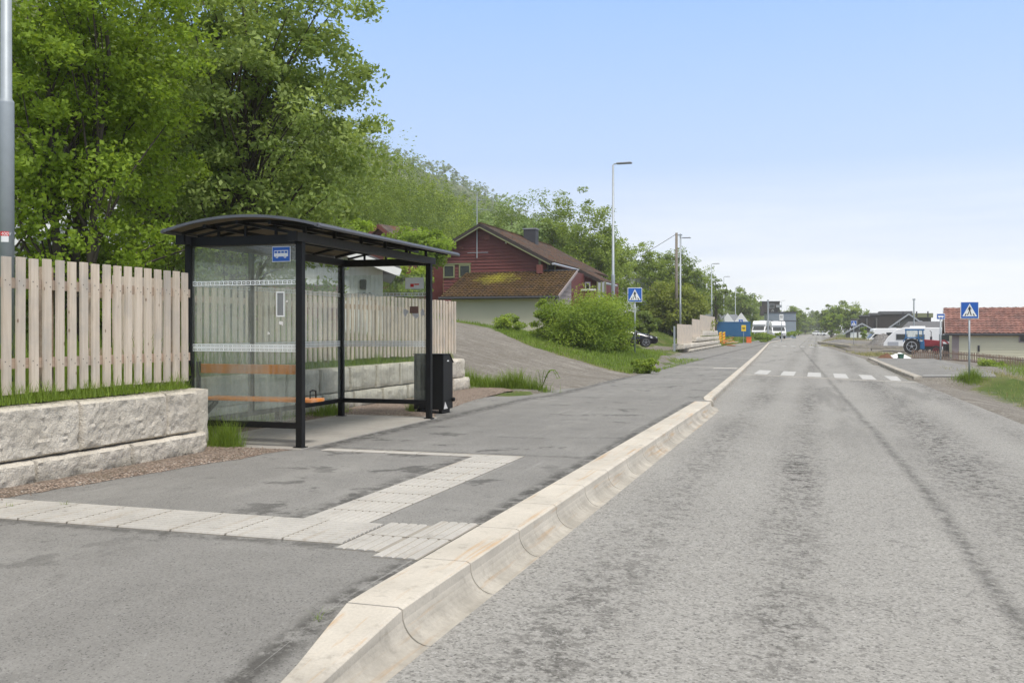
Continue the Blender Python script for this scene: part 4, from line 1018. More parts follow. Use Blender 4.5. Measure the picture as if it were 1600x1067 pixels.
    v.box(-14.25,-13.80,Yv,Yv+.08,3.9,3.97).box(-14.25,-13.80,Yv,Yv+.08,3.15,3.22)
    f = v.xf(T).build('veranda_frame', M['olive'], t); MB().box(-14.25,-13.8,Yv+.045,Yv+.055,1.0,4.7).xf(T).build('pane', M['lamp_glass'], f)
    mb = MB(); mb.box(-16.7,-16.62,58.7,64.9,5.1,5.2); 
    window(t, -16.6+20.65+.0, -16.2+20.65, 3.6, 4.4, 60.0-58.6, M['olive'])
    MB().box(-16.69,-15.4,60.0,65.19,1,5.35).xf(T).build('porch_wall', M['redhouse'], t)
    # red terrace railing reaching right
    mb = MB()
    for i in range(8): mb.box(-13.68+i*.11, -13.60+i*.11, 64.0, 64.03, 2.2, 4.0)
    mb.box(-13.7,-12.8,64.031,64.08,3.85,3.95).box(-13.7,-12.8,64.031,64.08,1.0,2.3); mb.xf(T).build('terrace_railing', M['terr'], t)
    # annex with mossy roof
    an = MB(); an.box(-21.2,-14.75,54.5,58.5,.2,3.35).xf(T).build('annex_wall', M['creamwall'], t)
    mb = MB(); tri = [(54.5,3.36),(58.5,3.36),(58.5,4.95)]; mb.prism(tri, -14.78, -14.70, 'x')
    for k in range(14):
        z = 1.2+k*.26; z2 = z+.25; y0_ = 54.52 if z < 3.2 else 54.5+(z-3.2)*2.5; mb.add([(-14.66,y0_,z),(-14.66,58.4,z),(-14.695,58.4,z2),(-14.695,y0_+(.0 if z < 3.2 else .6),z2)], [(0,1,2,3)])
    mb.xf(T).build('annex_gable', M['greysid'], t)
    mr = tiles('annex_roof', M['mosstile'], t, Vector((-21.75,54.0,3.42))+O, Vector((-14.35,54.0,3.42))+O, Vector((-21.75,58.62,5.16))+O, Vector((-14.35,58.62,5.16))+O, 14, 30, .045, .05)
    MB().tube([(-21.8,53.93,3.36),(-14.3,53.93,3.36)], .075, 8).xf(T).build('annex_gutter', M['chim'], mr)
    MB().tube([(-14.5,53.95,3.3),(-14.5,54.3,2.95),(-14.55,54.4,.5)], .04, 8).xf(T).build('downpipe', M['chim'], t)
    MB().bar((-14.33,54.0,3.40),(-14.33,58.62,5.14),.05,.16).xf(T).build('annex_barge', M['greysid'], mr)
    MB().bar((-18,58.60,5.22),(-14.35,58.60,5.22),.06,.1).bar((-21.75,58.60,5.22),(-18,58.60,5.22),.06,.1).xf(T).build('flashing', M['chim'], mr)
    MB().box(-17.0+.2,-16.65+.2,57.9,58.2,5.0,5.55).xf(T).build('flue', M['terr'], mr)
red_house()

def gable_house(nm, label, loc, rz, w, l, wh, rise, wallm, roofm, over=.4, trim=None, wins=(), doors=(), row=None, tile=False, cat='house', numtxt=None):
    """gable end at local y=0 facing -y, ridge along +y"""
    t = thing(nm, label, cat, loc, rz); s = w/2
    poly = [(-s,-1),(s,-1),(s,wh),(0,wh+rise),(-s,wh)]; mb = MB().prism(poly, 0, l, 'y')
    if row: siding(mb, poly, row, -.002)
    mb.build('wall', wallm, t)
    k = rise/s; e = s+over; ze = wh-over*k
    for sg in (1, -1):
        el, er, rl, rr = (sg*e,-over,ze+.06), (sg*e,l+over,ze+.06), (0,-over,wh+rise+.06), (0,l+over,wh+rise+.06)
        if tile: tiles('roof', roofm, t, el, er, rl, rr, max(4, int(e/.35)), max(6, int(l/.4)))
        else:
            o = MB(); p = [Vector(q) for q in (el, er, rr, rl)]; n = Vector((0,0,.12)); o.add(p+[q+n for q in p], [(0,1,2,3),(7,6,5,4),(0,4,5,1),(1,5,6,2),(2,6,7,3),(3,7,4,0)]); o.build('roof', roofm, t)
    tm = trim or wallm; mb = MB()
    for sg in (1, -1): mb.bar((0,-over-.02,wh+rise),(sg*e,-over-.02,ze),.05,.22)
    mb.build('barge_board', tm, t)
    for (a, b, c, d) in wins: window(t, a, b, c, d, -.003, tm, bar=True, tw=.08)
    for (a, b, c, d, m) in doors: MB().box(a,b,-.06,-.01,c,d).build('door', m, t)
    return t
# white garage with house number
def garage():
    gx, gy = -15.3, 26.0; zb = g(-14, 26)
    t = gable_house('garage', 'white board garage with brown door and black house number behind the fence', (-15.06, 24.6, 0), R(27), 6.2, 7, 3.28, 1.15, M['whiteboard'], M['greyroof'], .5, M['white'], cat='garage')
    mb = MB()
    for i in range(44): 
        x = -3.08+i*.142; z1 = 3.25+max(0, (3.1-abs(x))*.37)-.08; mb.box(x, x+.045, -.028, -.003, 2.93 if -2.6 < x < 2.15 else .6, z1)
    mb.build('batten', M['whiteboard'], t)
    d = MB().box(-2.5,1.95,-.05,-.012,.6,2.72).build('garage_door', M['door'], t)
    MB().box(1.96,2.12,-.05,-.003,.6,2.88).box(-2.66,2.12,-.06,-.003,2.76,2.90).build('door_frame', M['white'], t)
    MB().box(2.42,2.62,-.12,-.03,2.62,2.92).build('wall_lamp', M['chim'], t, bevel=.05)
    cu = bpy.data.curves.new('txt', 'FONT'); cu.body = '190'; cu.size = .34; cu.extrude = .006; cu.align_x = 'CENTER'
    to = link(bpy.data.objects.new('txt', cu)); dg = bpy.context.evaluated_depsgraph_get(); me = bpy.data.meshes.new_from_object(to.evaluated_get(dg)); bpy.data.objects.remove(to)
    for v in me.vertices: v.co = (v.co.x+2.55, -.04-v.co.z, v.co.y+2.30)
    me.materials.clear(); me.materials.append(M['signblack']); o = link(bpy.data.objects.new('house_number', me)); o.parent = t
garage()
X, Y = pxy(596, 64); gable_house('red_cottage', 'small dark red gabled cottage among trees above the shelter roof', (X, Y, g(X,Y)), R(-14), 2.9, 5, pz(377,64)-g(X,Y), .95, M['redhouse'], M['darktile'], .35, M['terr'], row=.2, cat='house')
X, Y = pxy(150, 34); gable_house('grey_roofed_house', 'pale house with light grey roof half hidden behind the left trees', (X, Y, 1.2), R(70), 8, 11, 2.6, 2.2, M['whiteboard'], M['grey'], .5, M['white'], wins=((-2,-.8,1.1,2.2),(1,2.2,1.1,2.2)), cat='house')
X, Y = pxy(988, 112); gable_house('white_house', 'white gabled house showing between trees behind the first crossing sign', (X, Y, g(X,Y)), R(30), 6, 8, pz(447,112)-g(X,Y), 1.5, M['whiteboard'], M['greyroof'], .4, M['white'], wins=((-1.4,-.4,3.2,4.2),), cat='house')
def box_house(nm, label, loc, rz, w, l, h, wm, extra=None, cat='house'):
    t = thing(nm, label, cat, loc, rz); MB().box(0,w,0,l,-.5,h).build('wall', wm, t)
    MB().box(-.15,w+.15,-.15,l+.15,h,h+.25).build('roof', M['chim'], t)
    if extra: extra(t)
    return t
d = 260; X, Y = pxy(1189, d); zb = pz(490, d)
def dh(t):
    window(t, 2.3,3.4,1.5,2.5,-.02,M['grey'],tw=.1); MB().box(3.9,5.3,-1.2,0,1.6,2.3).build('balcony', M['grey'], t); window(t, 2.9,3.2,.2,.9,-.02,M['white'],tw=.06)
box_house('dark_brown_house', 'dark brown box house on the slope above the blue-grey building', (X, Y, zb), R(6), 4.9, 8, pz(471,d)-zb-.2, M['darkwood'], dh)
d = 205; X, Y = pxy(1199, d); zb = g(X, Y)
def bg_(t):
    MB().box(-.05,5.9,-.05,.0,pz(501.8,d)-zb,pz(502.8,d)-zb+.25).build('dark_band', M['chim'], t)
    mb = MB()
    for i in range(28): mb.box(.05+i*.2,.12+i*.2,-.04,-.003,pz(503,d)-zb+.3,pz(488.5,d)-zb-.4)
    mb.build('cladding_rib', M['bluegrey'], t)
box_house('blue_grey_building', 'blue-grey metal clad building beyond the motorhomes', (X, Y, zb), R(6), 5.9, 12, pz(489,d)-zb, M['bluegrey'], bg_, 'building')
d = 150; X, Y = pxy(1117, d); zb = g(X, Y)
t = thing('tent_hall', 'grey and white gabled storage tent behind the blue container', 'tent', (X, Y, zb), R(6)); h_ = pz(491,d)-zb; 
MB().prism([(-4.5,0),(-4.5,h_-1.1),(-3,h_),(3.4,h_),(4.0,h_-1.0),(4.0,0)], 2.0, 9, 'y').build('grey_hall', M['grey'], t)
MB().prism([(3.0,0),(3.0,h_-1.2),(4.05,h_+.2),(5.1,h_-1.2),(5.1,0)], 0, 6, 'y').build('canvas_bay', M['canvas'], t)
MB().prism([(1.0,0),(1.0,h_-1.2),(1.95,h_+.2),(2.98,h_-1.2),(2.98,0)], 0, 1.9, 'y').build('canvas_bay', M['canvas'], t)
d = 122; X, Y = pxy(1120, d); zb = g(X, Y)
t = thing('shipping_container', 'blue corrugated container beside the far pavement', 'container', (X, Y, zb), R(6)); zt = pz(503, d)-zb
mb = MB().box(0,4.15,0,2.4,.1,zt)
for i in range(20): mb.box(.08+i*.2,.19+i*.2,-.04,-.002,.2,zt-.15)
mb.build('container_body', M['bluebox'], t); MB().box(-.02,4.17,-.05,0,zt-.12,zt+.02).build('top_rail', M['bluebox'], t)
def simple_board(px_, y0, y1, w, d, mat, nm, label, cat):
    X, Y = pxy(px_, d); zb = g(X, Y); t = thing(nm, label, cat, (X, Y, zb), R(6)); z0, z1 = max(.1, pz(y1,d)-zb), pz(y0,d)-zb
    p = MB().box(-w/2,w/2,-.02,.02,z0,z1).build('panel', mat, t, bevel=.01); MB().box(-.03,.03,.021,.07,0,z1).build('post', M['galv'], t); return t, p, z0, z1
t, p, z0, z1 = simple_board(1162, 508, 517.5, .55, 118, M['yellow'], 'warning_board', 'yellow notice board in front of the blue container', 'notice board')
MB().box(-.18,.18,-.027,-.0205,(z0+z1)/2+.02,(z0+z1)/2+.10).box(-.14,.14,-.027,-.0205,(z0+z1)/2-.12,(z0+z1)/2-.05).build('panel_marks', M['signblack'], p)
X, Y = pxy(1170, 118); t = thing('orange_crate', 'orange red crate in the grass right of the blue container', 'crate', (X, Y, g(X,Y)), R(6)); MB().box(-.3,.3,-.3,.3,.0,.75).build('crate_body', M['orangep'], t, bevel=.03); MB().box(-.34,.34,-.34,.34,.75,.80).build('crate_rim', M['orangep'], t)
for i, (px_, lb) in enumerate(((1125.5, 'left red and yellow striped marker board by the lamp post'), (1131, 'right red and yellow striped marker board by the lamp post'))):
    X, Y = pxy(px_, 95); zb = g(X, Y); t = thing('marker_board', lb, 'road marker', (X, Y, zb), R(10), 'striped marker boards')
    z0_, z1_ = .25, pz(519,95)-zb; n = 5; mb = MB()
    p = MB().box(-.13,.13,-.01,.01,z0_,z1_).build('panel', M['orangep'], t)
    for k in range(4):
        a = z0_+(z1_-z0_)*(k+.3)/4; mb.prism([(-.13,a),(.13,a+.12),(.13,a+.27),(-.13,a+.15)], -.014, -.0105, 'y')
    mb.build('stripe', M['yellow'], p); MB().box(-.18,.18,-.18,.18,0,.10).box(-.02,.02,.011,.05,.1,z1_).build('foot', M['tyre'], t)
def heap(name, label, cat, x, y, w, l, h, mat, seed=1, kind=None, n=16):
    V = []; z0 = g(x, y)
    for i in range(n+1):
        for j in range(n+1):
            u, v = i/n*2-1, j/n*2-1; r = math.hypot(u, v); s = Vector((u*2+seed, v*2, seed))
            V.append((x+u*w/2, y+v*l/2, z0-.1+max(0, h*max(0, 1-r)**.8*(1+.35*mn.noise(s*1.3))+.06*mn.noise(s*4)*(1-r if r < 1 else 0))))
    F = [(i*(n+1)+j, i*(n+1)+j+1, (i+1)*(n+1)+j+1, (i+1)*(n+1)+j) for i in range(n) for j in range(n)]
    o = np_mesh(name, V, F, mat, smooth=True); tag(o, label, cat, kind=kind); return o
X, Y = pxy(1142, 92); t = thing('timber_pile', 'untidy pile of orange boards on the verge before the blue container', 'timber pile', (X, Y, g(X,Y)), R(20)); rd = random.Random(4)
for k in range(11):
    a = Vector((rd.uniform(-1,.0), rd.uniform(-.4,.4), .1+k*.05)); b = a+Vector((rd.uniform(.7,1.3), rd.uniform(-.5,.5), rd.uniform(-.2,.35))); MB().bar(a, b, .14, .04).build('board', M['orange'] if k%3 else M['fence'], t)

# right-hand side houses
def yellow_house():
    d = 80; X, Y = pxy(1488, d); t = thing('cream_house', 'long cream clapboard house with red tiled roof at the right', 'house', (X, Y, -1.2), R(-5))
    L_ = 11; wh = 2.55; Wd = 7.4
    mb = MB(); mb.box(0,L_,0,Wd,-.6,wh); siding(mb, [(0.0,0),(L_,0),(L_,wh),(0.0,wh)], .21, -.002, proud=.045); mb.prism([(0,wh),(Wd,wh),(Wd/2,wh+1.95)], 0, .1, 'x'); mb.build('wall', M['cream'], t)
    MB().box(-.03,.5,-.075,-.05,0,wh-.02).build('corner_board', M['greysid'], t)
    k = 1.95/(Wd/2); o = .45
    tiles('roof', M['redtile'], t, (-.55,-o,wh-o*k+.08), (L_+.5,-o,wh-o*k+.08), (-.55,Wd/2,wh+1.95+.08), (L_+.5,Wd/2,wh+1.95+.08), 11, 34, .05, .045)
    tiles('roof', M['redtile'], t, (-.55,Wd+o,wh-o*k+.08), (L_+.5,Wd+o,wh-o*k+.08), (-.55,Wd/2,wh+1.95+.08), (L_+.5,Wd/2,wh+1.95+.08), 8, 20, .07, .07)
    MB().tube([(-.6,-o-.07,wh-o*k-.02),(L_+.5,-o-.07,wh-o*k-.02)], .09, 8).build('gutter', M['chim'], t)
    mb = MB(); mb.bar((-.57,-o,wh-o*k),(-.57,Wd/2,wh+1.95),.06,.24).bar((-.57,Wd+o,wh-o*k),(-.57,Wd/2,wh+1.95),.06,.24); mb.build('barge_board', M['greysid'], t)
    window(t, 5.0, 6.4, 1.75, 2.32, -.03, M['greysid'])
    MB().box(1.9,2.05,-.1,-.03,.9,1.4).build('meter_box', M['chim'], t)
yellow_house()
def long_fence():
    pts = [pxy(1424, 79)+(pz(563,79),), pxy(1487, 74)+(pz(566,74),), pxy(1525, 70)+(pz(570,70),), pxy(1620, 60)+(pz(583,60)+.05,)]
    t = thing('low_picket_fence', 'low weathered brown picket fence in front of the tractor and cream house', 'fence', pts[0])
    O = Vector(pts[0])
    for a, b in zip(pts[:-1], pts[1:]):
        a, b = Vector(a)-O, Vector(b)-O; L_ = (b-a).length; n = int(L_/.26); dr = (b-a).normalized(); mb = MB(); rd = random.Random(2)
        for i in range(n):
            p = a+dr*(i+.5)*.26; h = .86+rd.uniform(-.03,.03); mb.bar(p, p+Vector((0,0,h)), .02, .12, up=dr)
        mb.build('picket_row', M['brownfence'], t)
        MB().bar(a+Vector((0,.03,.2)), b+Vector((0,.03,.2)), .03,.08).bar(a+Vector((0,.03,.68)), b+Vector((0,.03,.68)), .03,.08).build('rail', M['brownfence'], t)
long_fence()
X, Y = pxy(1347, 172); zb = -.6
t = gable_house('grey_garage', 'grey gabled garage with white doors and a small white window', (X, Y, zb), R(-2), 5.6, 7, pz(520,172)-zb, 1.65, M['greyhouse'], M['greyroof'], .45, M['lightmetal'], wins=((-.45,.35,pz(512,172)-zb-.2,pz(512,172)-zb+.5),), doors=((-2.0,-.9,0,1.75,M['carwhite']),(-.6,2.2,0,1.75,M['carwhite'])), cat='garage')
def dark_row():
    d = 190; t = thing('dark_terraced_house', 'long dark stained house with stepped flat roofs behind the grey garage', 'house', (*pxy(1330,d), -.6), R(-1))
    k = d/1500
    for x0, x1, ty in ((0,13,499.5),(13,27,494.5),(27,42,492.5),(42,88,491.3)):
        MB().box(x0*k,x1*k-.02,0,8,0,pz(ty,d)+.6).build('wall', M['darkwood'], t); MB().box(x0*k-.1,x1*k+.08,-.2,8.2,pz(ty,d)+.601,pz(ty,d)+.75+.01*x0).build('roof', M['greyroof'], t)
    for x0 in (8, 22, 36): MB().box(x0*k,x0*k+.25,-.5,-.02,0,pz(505,d)+.6+1).build('pillar', M['greyhouse'], t)
dark_row()
X, Y = pxy(1420, 165); zb = -.8
t = gable_house('grey_house', 'grey gabled house with white windows behind the caravan', (X, Y, zb), R(-4), 5.4, 9, pz(509,165)-zb, 2.0, M['greyhouse'], M['greyroof'], .5, M['lightmetal'], wins=((-2.0,-1.5,pz(505.5,165)-zb-.2,pz(505.5,165)-zb+.25),), cat='house')
MB().prism([(0.5,0),(.5,2.6),(1.9,3.75),(3.4,2.6),(3.4,0)], -1.2, -.01, 'y').build('porch_gable', M['greyhouse'], t)
MB().bar((1.9,-1.3,3.9),(.2,-1.3,2.5),.05,.2).bar((1.9,-1.3,3.9),(3.6,-1.3,2.5),.05,.2).build('barge_board', M['lightmetal'], t); window(t, 1.5, 2.4, 2.6, 3.3, -1.21, M['white'], bar=True)
for q in (-1.0, 1.2, 3.0): MB().box(q,q+.22,3,3.3,4.6,5.3+.3).build('chimney', M['chim'], t)
X, Y = pxy(1405, 135); t = thing('low_grey_roof_house', 'low house with wide grey roof just behind the caravan', 'house', (X, Y, -1), R(-5))
MB().box(.3,9,1,7,0,2.3).build('wall', M['greyhouse'], t); MB().add([(-.3,0,2.2),(9.6,0,2.2),(9.6,4,3.75),(1.2,4,3.75),(9.6,8,2.2),(-.3,8,2.2)], [(0,1,2,3),(3,2,4,5),(0,3,5),(0,5,4,1),(1,4,2)]).build('roof', M['greyroof'], t)
X, Y = pxy(1432, 215); t = thing('olive_flat_roof_house', 'distant house with mossy flat slab roof above the grey roofs', 'house', (X, Y, 0), R(-5))
MB().box(0,3,0,6,0,pz(496,215)).build('wall', M['darkwood'], t); MB().box(-1.2,3.4,-.6,6,pz(496,215)+.001,pz(489.5,215)).build('roof', M['leafG'] if False else M['olive'], t)

# ------------------------------------------------------------------ vehicles
def wheel(parent, x, y, z, r, w, side, rimm=None, rr=.62):
    o = MB().tube([(x,y-w/2,z),(x,y-w/2+.02,z),(x,y+w/2-.02,z),(x,y+w/2,z)], [r*.93,r,r,r*.93], 24).build('wheel', M['tyre'], parent)
    a = y+side*(w/2+.004); mb = MB()
    mb.tube([(x,a-.01*side,z),(x,a,z)], r*.16, 12)
    for k in range(5):
        an = k*2*math.pi/5+.3; mb.bar((x,a,z),(x+math.cos(an)*r*rr,a,z+math.sin(an)*r*rr), .03, r*.16, up=(0,1,0))
    n = 24; vs = []
    for k in range(n):
        an = 2*math.pi*k/n; vs += [(x+math.cos(an)*r*rr,a,z+math.sin(an)*r*rr),(x+math.cos(an)*r*(rr+.08),a,z+math.sin(an)*r*(rr+.08))]
    mb.add(vs, [(2*k,2*k+1,(2*k+3)%(2*n),(2*k+2)%(2*n)) for k in range(n)])
    mb.build('rim', rimm or M['rim'], o); return o
def car(loc, rz, paint, label, detail=True, group=None):
    """front towards +x"""
    t = thing('parked_car', label, 'car', loc, rz, group)
    st = [(-2.1,.35,.72,.75,.72,.62),(-2.0,.25,.86,.95,.83,.70),(-1.55,.22,.92,1.36,.88,.60),(-.9,.20,.93,1.43,.90,.62),(-.1,.20,.92,1.44,.90,.63),(.45,.20,.92,1.32,.90,.62),(1.0,.20,.93,.965,.90,.68),(1.6,.22,.84,.87,.88,.70),(1.98,.24,.70,.74,.80,.66),(2.14,.34,.56,.60,.66,.55)]
    vs = []
    for x, zb, zbelt, zr, wb, wr in st:
        half = [(wb*.86,zb),(wb,zb+.12),(wb*1.01,(zb+zbelt)/2+.05),(wb*.96,zbelt),(wr,zr-.03),(wr*.7,zr)]
        vs += [(x,-a,z) for a, z in half] + [(x,a,z) for a, z in half[::-1]]
    n = 12; fs = []; mi = []
    for i in range(len(st)-1):
        for j in range(n):
            k = (j+1)%n; fs.append((i*n+j,i*n+k,(i+1)*n+k,(i+1)*n+j))
            win = (j in (3,7) and 1 <= i <= 5) or (j in (4,5,6) and i in (1,5)) or (j in (4,5,6) and i == 1)
            mi.append(1 if win else 0)
    mb = MB()
    for f, m_ in zip(fs, mi): pass
    mb.add(vs, [], 0); mb.f = [list(f) for f in fs]; mb.m = mi
    mb.f.append(list(range(n))); mb.m.append(0); mb.f.append([(len(st)-1)*n+j for j in range(n)]); mb.m.append(0)
    mb.build('body', [paint, M['winglass']], t, smooth=True)
    for x in (-1.35, 1.32):
        for s_ in (-1, 1):
            wheel(t, x, s_*.80, .33, .33, .22, s_)
    for s_ in (-1, 1):
        MB().add([(1.62,s_*.895,.62),(2.02,s_*.75,.60),(2.10,s_*.60,.60),(2.08,s_*.60,.70),(1.95,s_*.74,.72),(1.60,s_*.88,.76)], [(0,1,4,5),(1,2,3,4)]).build('headlight', M['lamp_glass'], t)
        MB().box(.55,.75,s_*.92-.08,s_*.92+.08,.92,1.05).build('mirror', paint, t, bevel=.03)
    MB().box(2.09,2.17,-.42,.42,.36,.54).build('grille', M['chim'], t)
    MB().box(2.171,2.18,-.24,.24,.30,.38).build('number_plate', M['white'], t)
    return t
X, Y = pxy(992, 66); car((X-.6, Y-.2, g(X,Y)+.02), YAW*.8, M['carblack'], 'black hatchback parked on the lawn edge beside the big bush')
first = car((*pxy(1277, 330), -.1), R(60), M['carwhite'], 'leftmost distant white car at the end of the road', group='distant cars near the end of the road')
dup(first, (*pxy(1284, 315), -.1), R(75), 'middle one of the distant pale cars before the right-hand trees')
dup(first, (*pxy(1294, 300), -.1), R(10), 'rightmost distant pale car, side-on under the trees')

def motorhome(loc, rz, label, L_=6.5, h=2.85, front=True):
    t = thing('motorhome', label, 'motorhome', loc, rz)
    p = [(-L_/2,.45),(L_/2-.9,.45),(L_/2,.55),(L_/2+.1,1.05),(L_/2-.15,1.25),(L_/2-.75,1.9),(L_/2-.55,2.2),(L_/2-.7,2.6),(L_/2-1.2,h),(-L_/2,h)]
    MB().prism(p, -1.1, 1.1, 'y').build('body', M['carwhite'], t, bevel=.08)
    for s_ in (-1, 1):
        y = s_*1.104
        MB().prism([(L_/2-.35,1.3),(L_/2-.85,1.85),(L_/2-1.5,1.85),(L_/2-1.5,1.3)], min(y,y+s_*.02), max(y,y+s_*.02), 'y').build('cab_window', M['winglass'], t)
        for a, b in ((-.3,.7),(-2.4,-1.4)): MB().box(a,b,min(y,y+s_*.02),max(y,y+s_*.02),1.5,2.1).build('window', M['winglass'], t, bevel=.03)
        for x in (-L_/2+1.6, L_/2-.95): wheel(t, x, s_*.98, .35, .35, .22, s_)
        MB().box(L_/2+.02,L_/2+.11,s_*.8-.18,s_*.8+.18,.78,1.0).build('headlight', M['lamp_glass'], t)
    MB().add([(L_/2-.13,-.95,1.30),(L_/2-.13,.95,1.30),(L_/2-.68,.9,1.88),(L_/2-.68,-.9,1.88)], [(0,1,2,3)]).xf(Matrix.Translation((.03,0,.03))).build('windscreen', M['winglass'], t)
    MB().box(L_/2+.04,L_/2+.12,-.5,.5,.6,.85).build('grille', M['chim'], t)
    MB().box(-1,0,-.4,.4,h,h+.15).build('roof_hatch', M['grey'], t, bevel=.04)
    return t
X, Y = pxy(1190, 165); motorhome((X, Y, .25), R(-100), 'white motorhome seen from the rear quarter beside the verge', 5.0)
X, Y = pxy(1212.5, 158); motorhome((X, Y, .1), R(-78), 'white motorhome facing the camera next to the white panel sign', 6.0)
X, Y = pxy(1389, 150); motorhome((X, Y, -.95), R(180+12), 'white motorhome parked in front of the dark terraced house', 6.5, 2.75)
def caravan():
    d = 101; X, Y = pxy(1436, d); t = thing('caravan', 'large white caravan parked behind the blue tractor', 'caravan', (X, Y, g(X,Y)-.05), R(-5))
    k = 3.5; p = [(-k,.42),(k,.42),(k+.05,2.3),(k-.3,2.62),(-k+2.2,2.68),(-k+1.3,2.45),(-k+.5,1.7),(-k+.05,1.0)]
    MB().prism(p, -1.15, 1.15, 'y').build('body', M['carwhite'], t, bevel=.07)
    for a, b, c, d_ in ((-k+1.25,-k+2.4,1.35,2.0),(-.35,.55,1.35,1.95),(k-1.6,k-.15,1.2,1.95)):
        w_ = MB().box(a,b,-1.175,-1.152,c,d_).build('window', M['grey'], t, bevel=.02); MB().box(a+.07,b-.07,-1.185,-1.176,c+.07,d_-.07).build('pane', M['winglass'], w_)
    MB().box(-k+.45,-k+1.5,-1.17,-1.152,.5,1.15).build('locker_flap', M['lightmetal'], t)
    MB().box(-k+1.9,k-.2,-1.165,-1.152,.42,.52).build('skirt', M['lightmetal'], t)
    MB().bar((-k,-.5,.42),(-k-1.3,0,.42),.08,.1).bar((-k,.5,.42),(-k-1.3,0,.42),.08,.1).tube([(-k-1.2,0,.0),(-k-1.2,0,.55)],.04,8).build('drawbar', M['chim'], t)
    MB().box(-.9,.6,-.5,.5,2.66,2.8).build('roof_hatch', M['carwhite'], t, bevel=.04)
    MB().tube([(2.3,-.3,2.6),(2.3,-.3,2.95)],.06,8).build('roof_vent', M['carwhite'], t); MB().tube([(2.9,.2,2.6),(2.9,.2,2.78),(2.9,.2,2.84),(2.9,.2,2.86)],[.05,.05,.45,.3],16).build('satellite_dish', M['carwhite'], t)
    wheel(t, .6, -1.02, .33, .33, .2, -1)
caravan()
def tractor():
    d = 94; X, Y = pxy(1424.5, d); t = thing('tractor', 'old blue cab tractor with red bonnet behind the low picket fence', 'tractor', (X, Y, g(X,Y)), R(-5))
    for s_ in (-1, 1):
        wheel(t, 0, s_*.75, .76, .76, .36, s_, M['lightmetal'], .55); wheel(t, 2.15, s_*.7, .42, .42, .22, s_, M['tred'], .5)
        MB().prism([(-.8,1.2),(-.62,1.62),(.62,1.62),(.86,1.1),(.80,1.1),(.56,1.54),(-.56,1.54),(-.72,1.2)], s_*.95-.25 if s_ > 0 else -1.0, s_*.95+.05 if s_ > 0 else -.6, 'y').build('mudguard', M['tblue'], t)
    c = MB()
    for x, y in ((-.55,-.6),(-.55,.6),(.62,-.6),(.62,.6),(1.05,-.6),(1.05,.6)): c.bar((x,y,1.1 if x < 1 else .9),(x*.95,y,2.35),.10,.10)
    c.box(-.62,1.15,-.66,.66,2.3,2.45).box(.62,1.15,-.64,-.56,.5,1.25).box(.62,1.15,.56,.64,.5,1.25).box(-.58,1.08,-.64,-.58,1.55,1.66).box(-.58,1.08,.58,.64,1.55,1.66).box(-.60,-.5,-.6,.6,1.1,1.6)
    cb = c.build('cab', M['tblue'], t, bevel=.02); MB().box(-.5,.56,-.61,-.60,1.67,2.29).box(.68,1.0,-.61,-.60,1.3,2.29).box(1.06,1.07,-.55,.55,1.3,2.29).box(-.53,-.52,-.55,.55,1.62,2.29).build('pane', M['glass'], cb)
    MB().prism([(1.1,.75),(2.75,.72),(2.8,1.15),(2.6,1.32),(1.1,1.45)], -.33, .33, 'y').build('bonnet', M['tred'], t, bevel=.05)
    MB().box(.2,2.7,-.25,.25,.45,.74).build('chassis', M['chim'], t); MB().tube([(1.75,.1,1.3),(1.75,.1,1.7)],.10,10).tube([(1.75,.1,1.7),(1.75,.1,2.2),(1.62,.1,2.28)],.035,8).build('exhaust', M['chim'], t)
    MB().bar((1.2,-.55,.9),(2.9,-.55,1.35),.1,.14).bar((1.2,.55,.9),(2.9,.55,1.35),.1,.14).bar((2.9,-.55,1.35),(3.6,-.55,.75),.1,.14).bar((2.9,.55,1.35),(3.6,.55,.75),.1,.14).build('loader_arm', M['tred'], t)
    MB().box(3.2,3.5,-.6,.6,.62,.72).build('loader_bar', M['yellow'], t)
tractor()
def wheelie(px_, d, mat, nm, label, h=1.05, w=.58):
    X, Y = pxy(px_, d); t = thing(nm, label, 'bin', (X, Y, g(X,Y)), YAW); s = w/2
    MB().add([(-s*.8,-s*.8,.05),(s*.8,-s*.8,.05),(s*.8,s*.8,.05),(-s*.8,s*.8,.05),(-s,-s,h),(s,-s,h),(s,s,h),(-s,s,h)], [(0,3,2,1),(4,5,6,7),(0,1,5,4),(1,2,6,5),(2,3,7,6),(3,0,4,7)]).build('bin_body', mat, t)
    MB().box(-s*1.08,s*1.08,-s*1.1,s*1.15,h,h+.07).build('lid', mat, t, bevel=.02); MB().tube([(-s,s,.1),(s,s,.1)],.1,10).build('wheels', M['tyre'], t)
wheelie(1482, 88, M['chim'], 'wheeled_bin', 'black wheeled bin between tractor and cream house', 1.1, .75)
wheelie(1407.5, 70, M['greenp'], 'green_tub', 'small dark green tub beside the white bag on the verge', .42, .34)
X, Y = pxy(1384, 71); heap('soil_heap', 'small heap of reddish brown soil beside the white bag', 'soil heap', X, Y, 1.7, 1.6, .62, M['soil'], 3)
X, Y = pxy(1404, 74); heap('white_bag', 'crumpled white bulk bag lying behind the green tub', 'bag', X, Y, 2.3, 1.4, .62, M['canvas'], 7)
X, Y = pxy(1372, 112); heap('gravel_heap', 'grey gravel heap on the lot left of the caravan', 'gravel heap', X+.6, Y, 5.0, 4, 1.75, M['grey_gravel'], 11)
X, Y = pxy(1318, 135); heap('gravel_heap', 'long low grey gravel bank across the side street', 'gravel heap', X, Y, 6, 7, .45, M['grey_gravel'], 15)
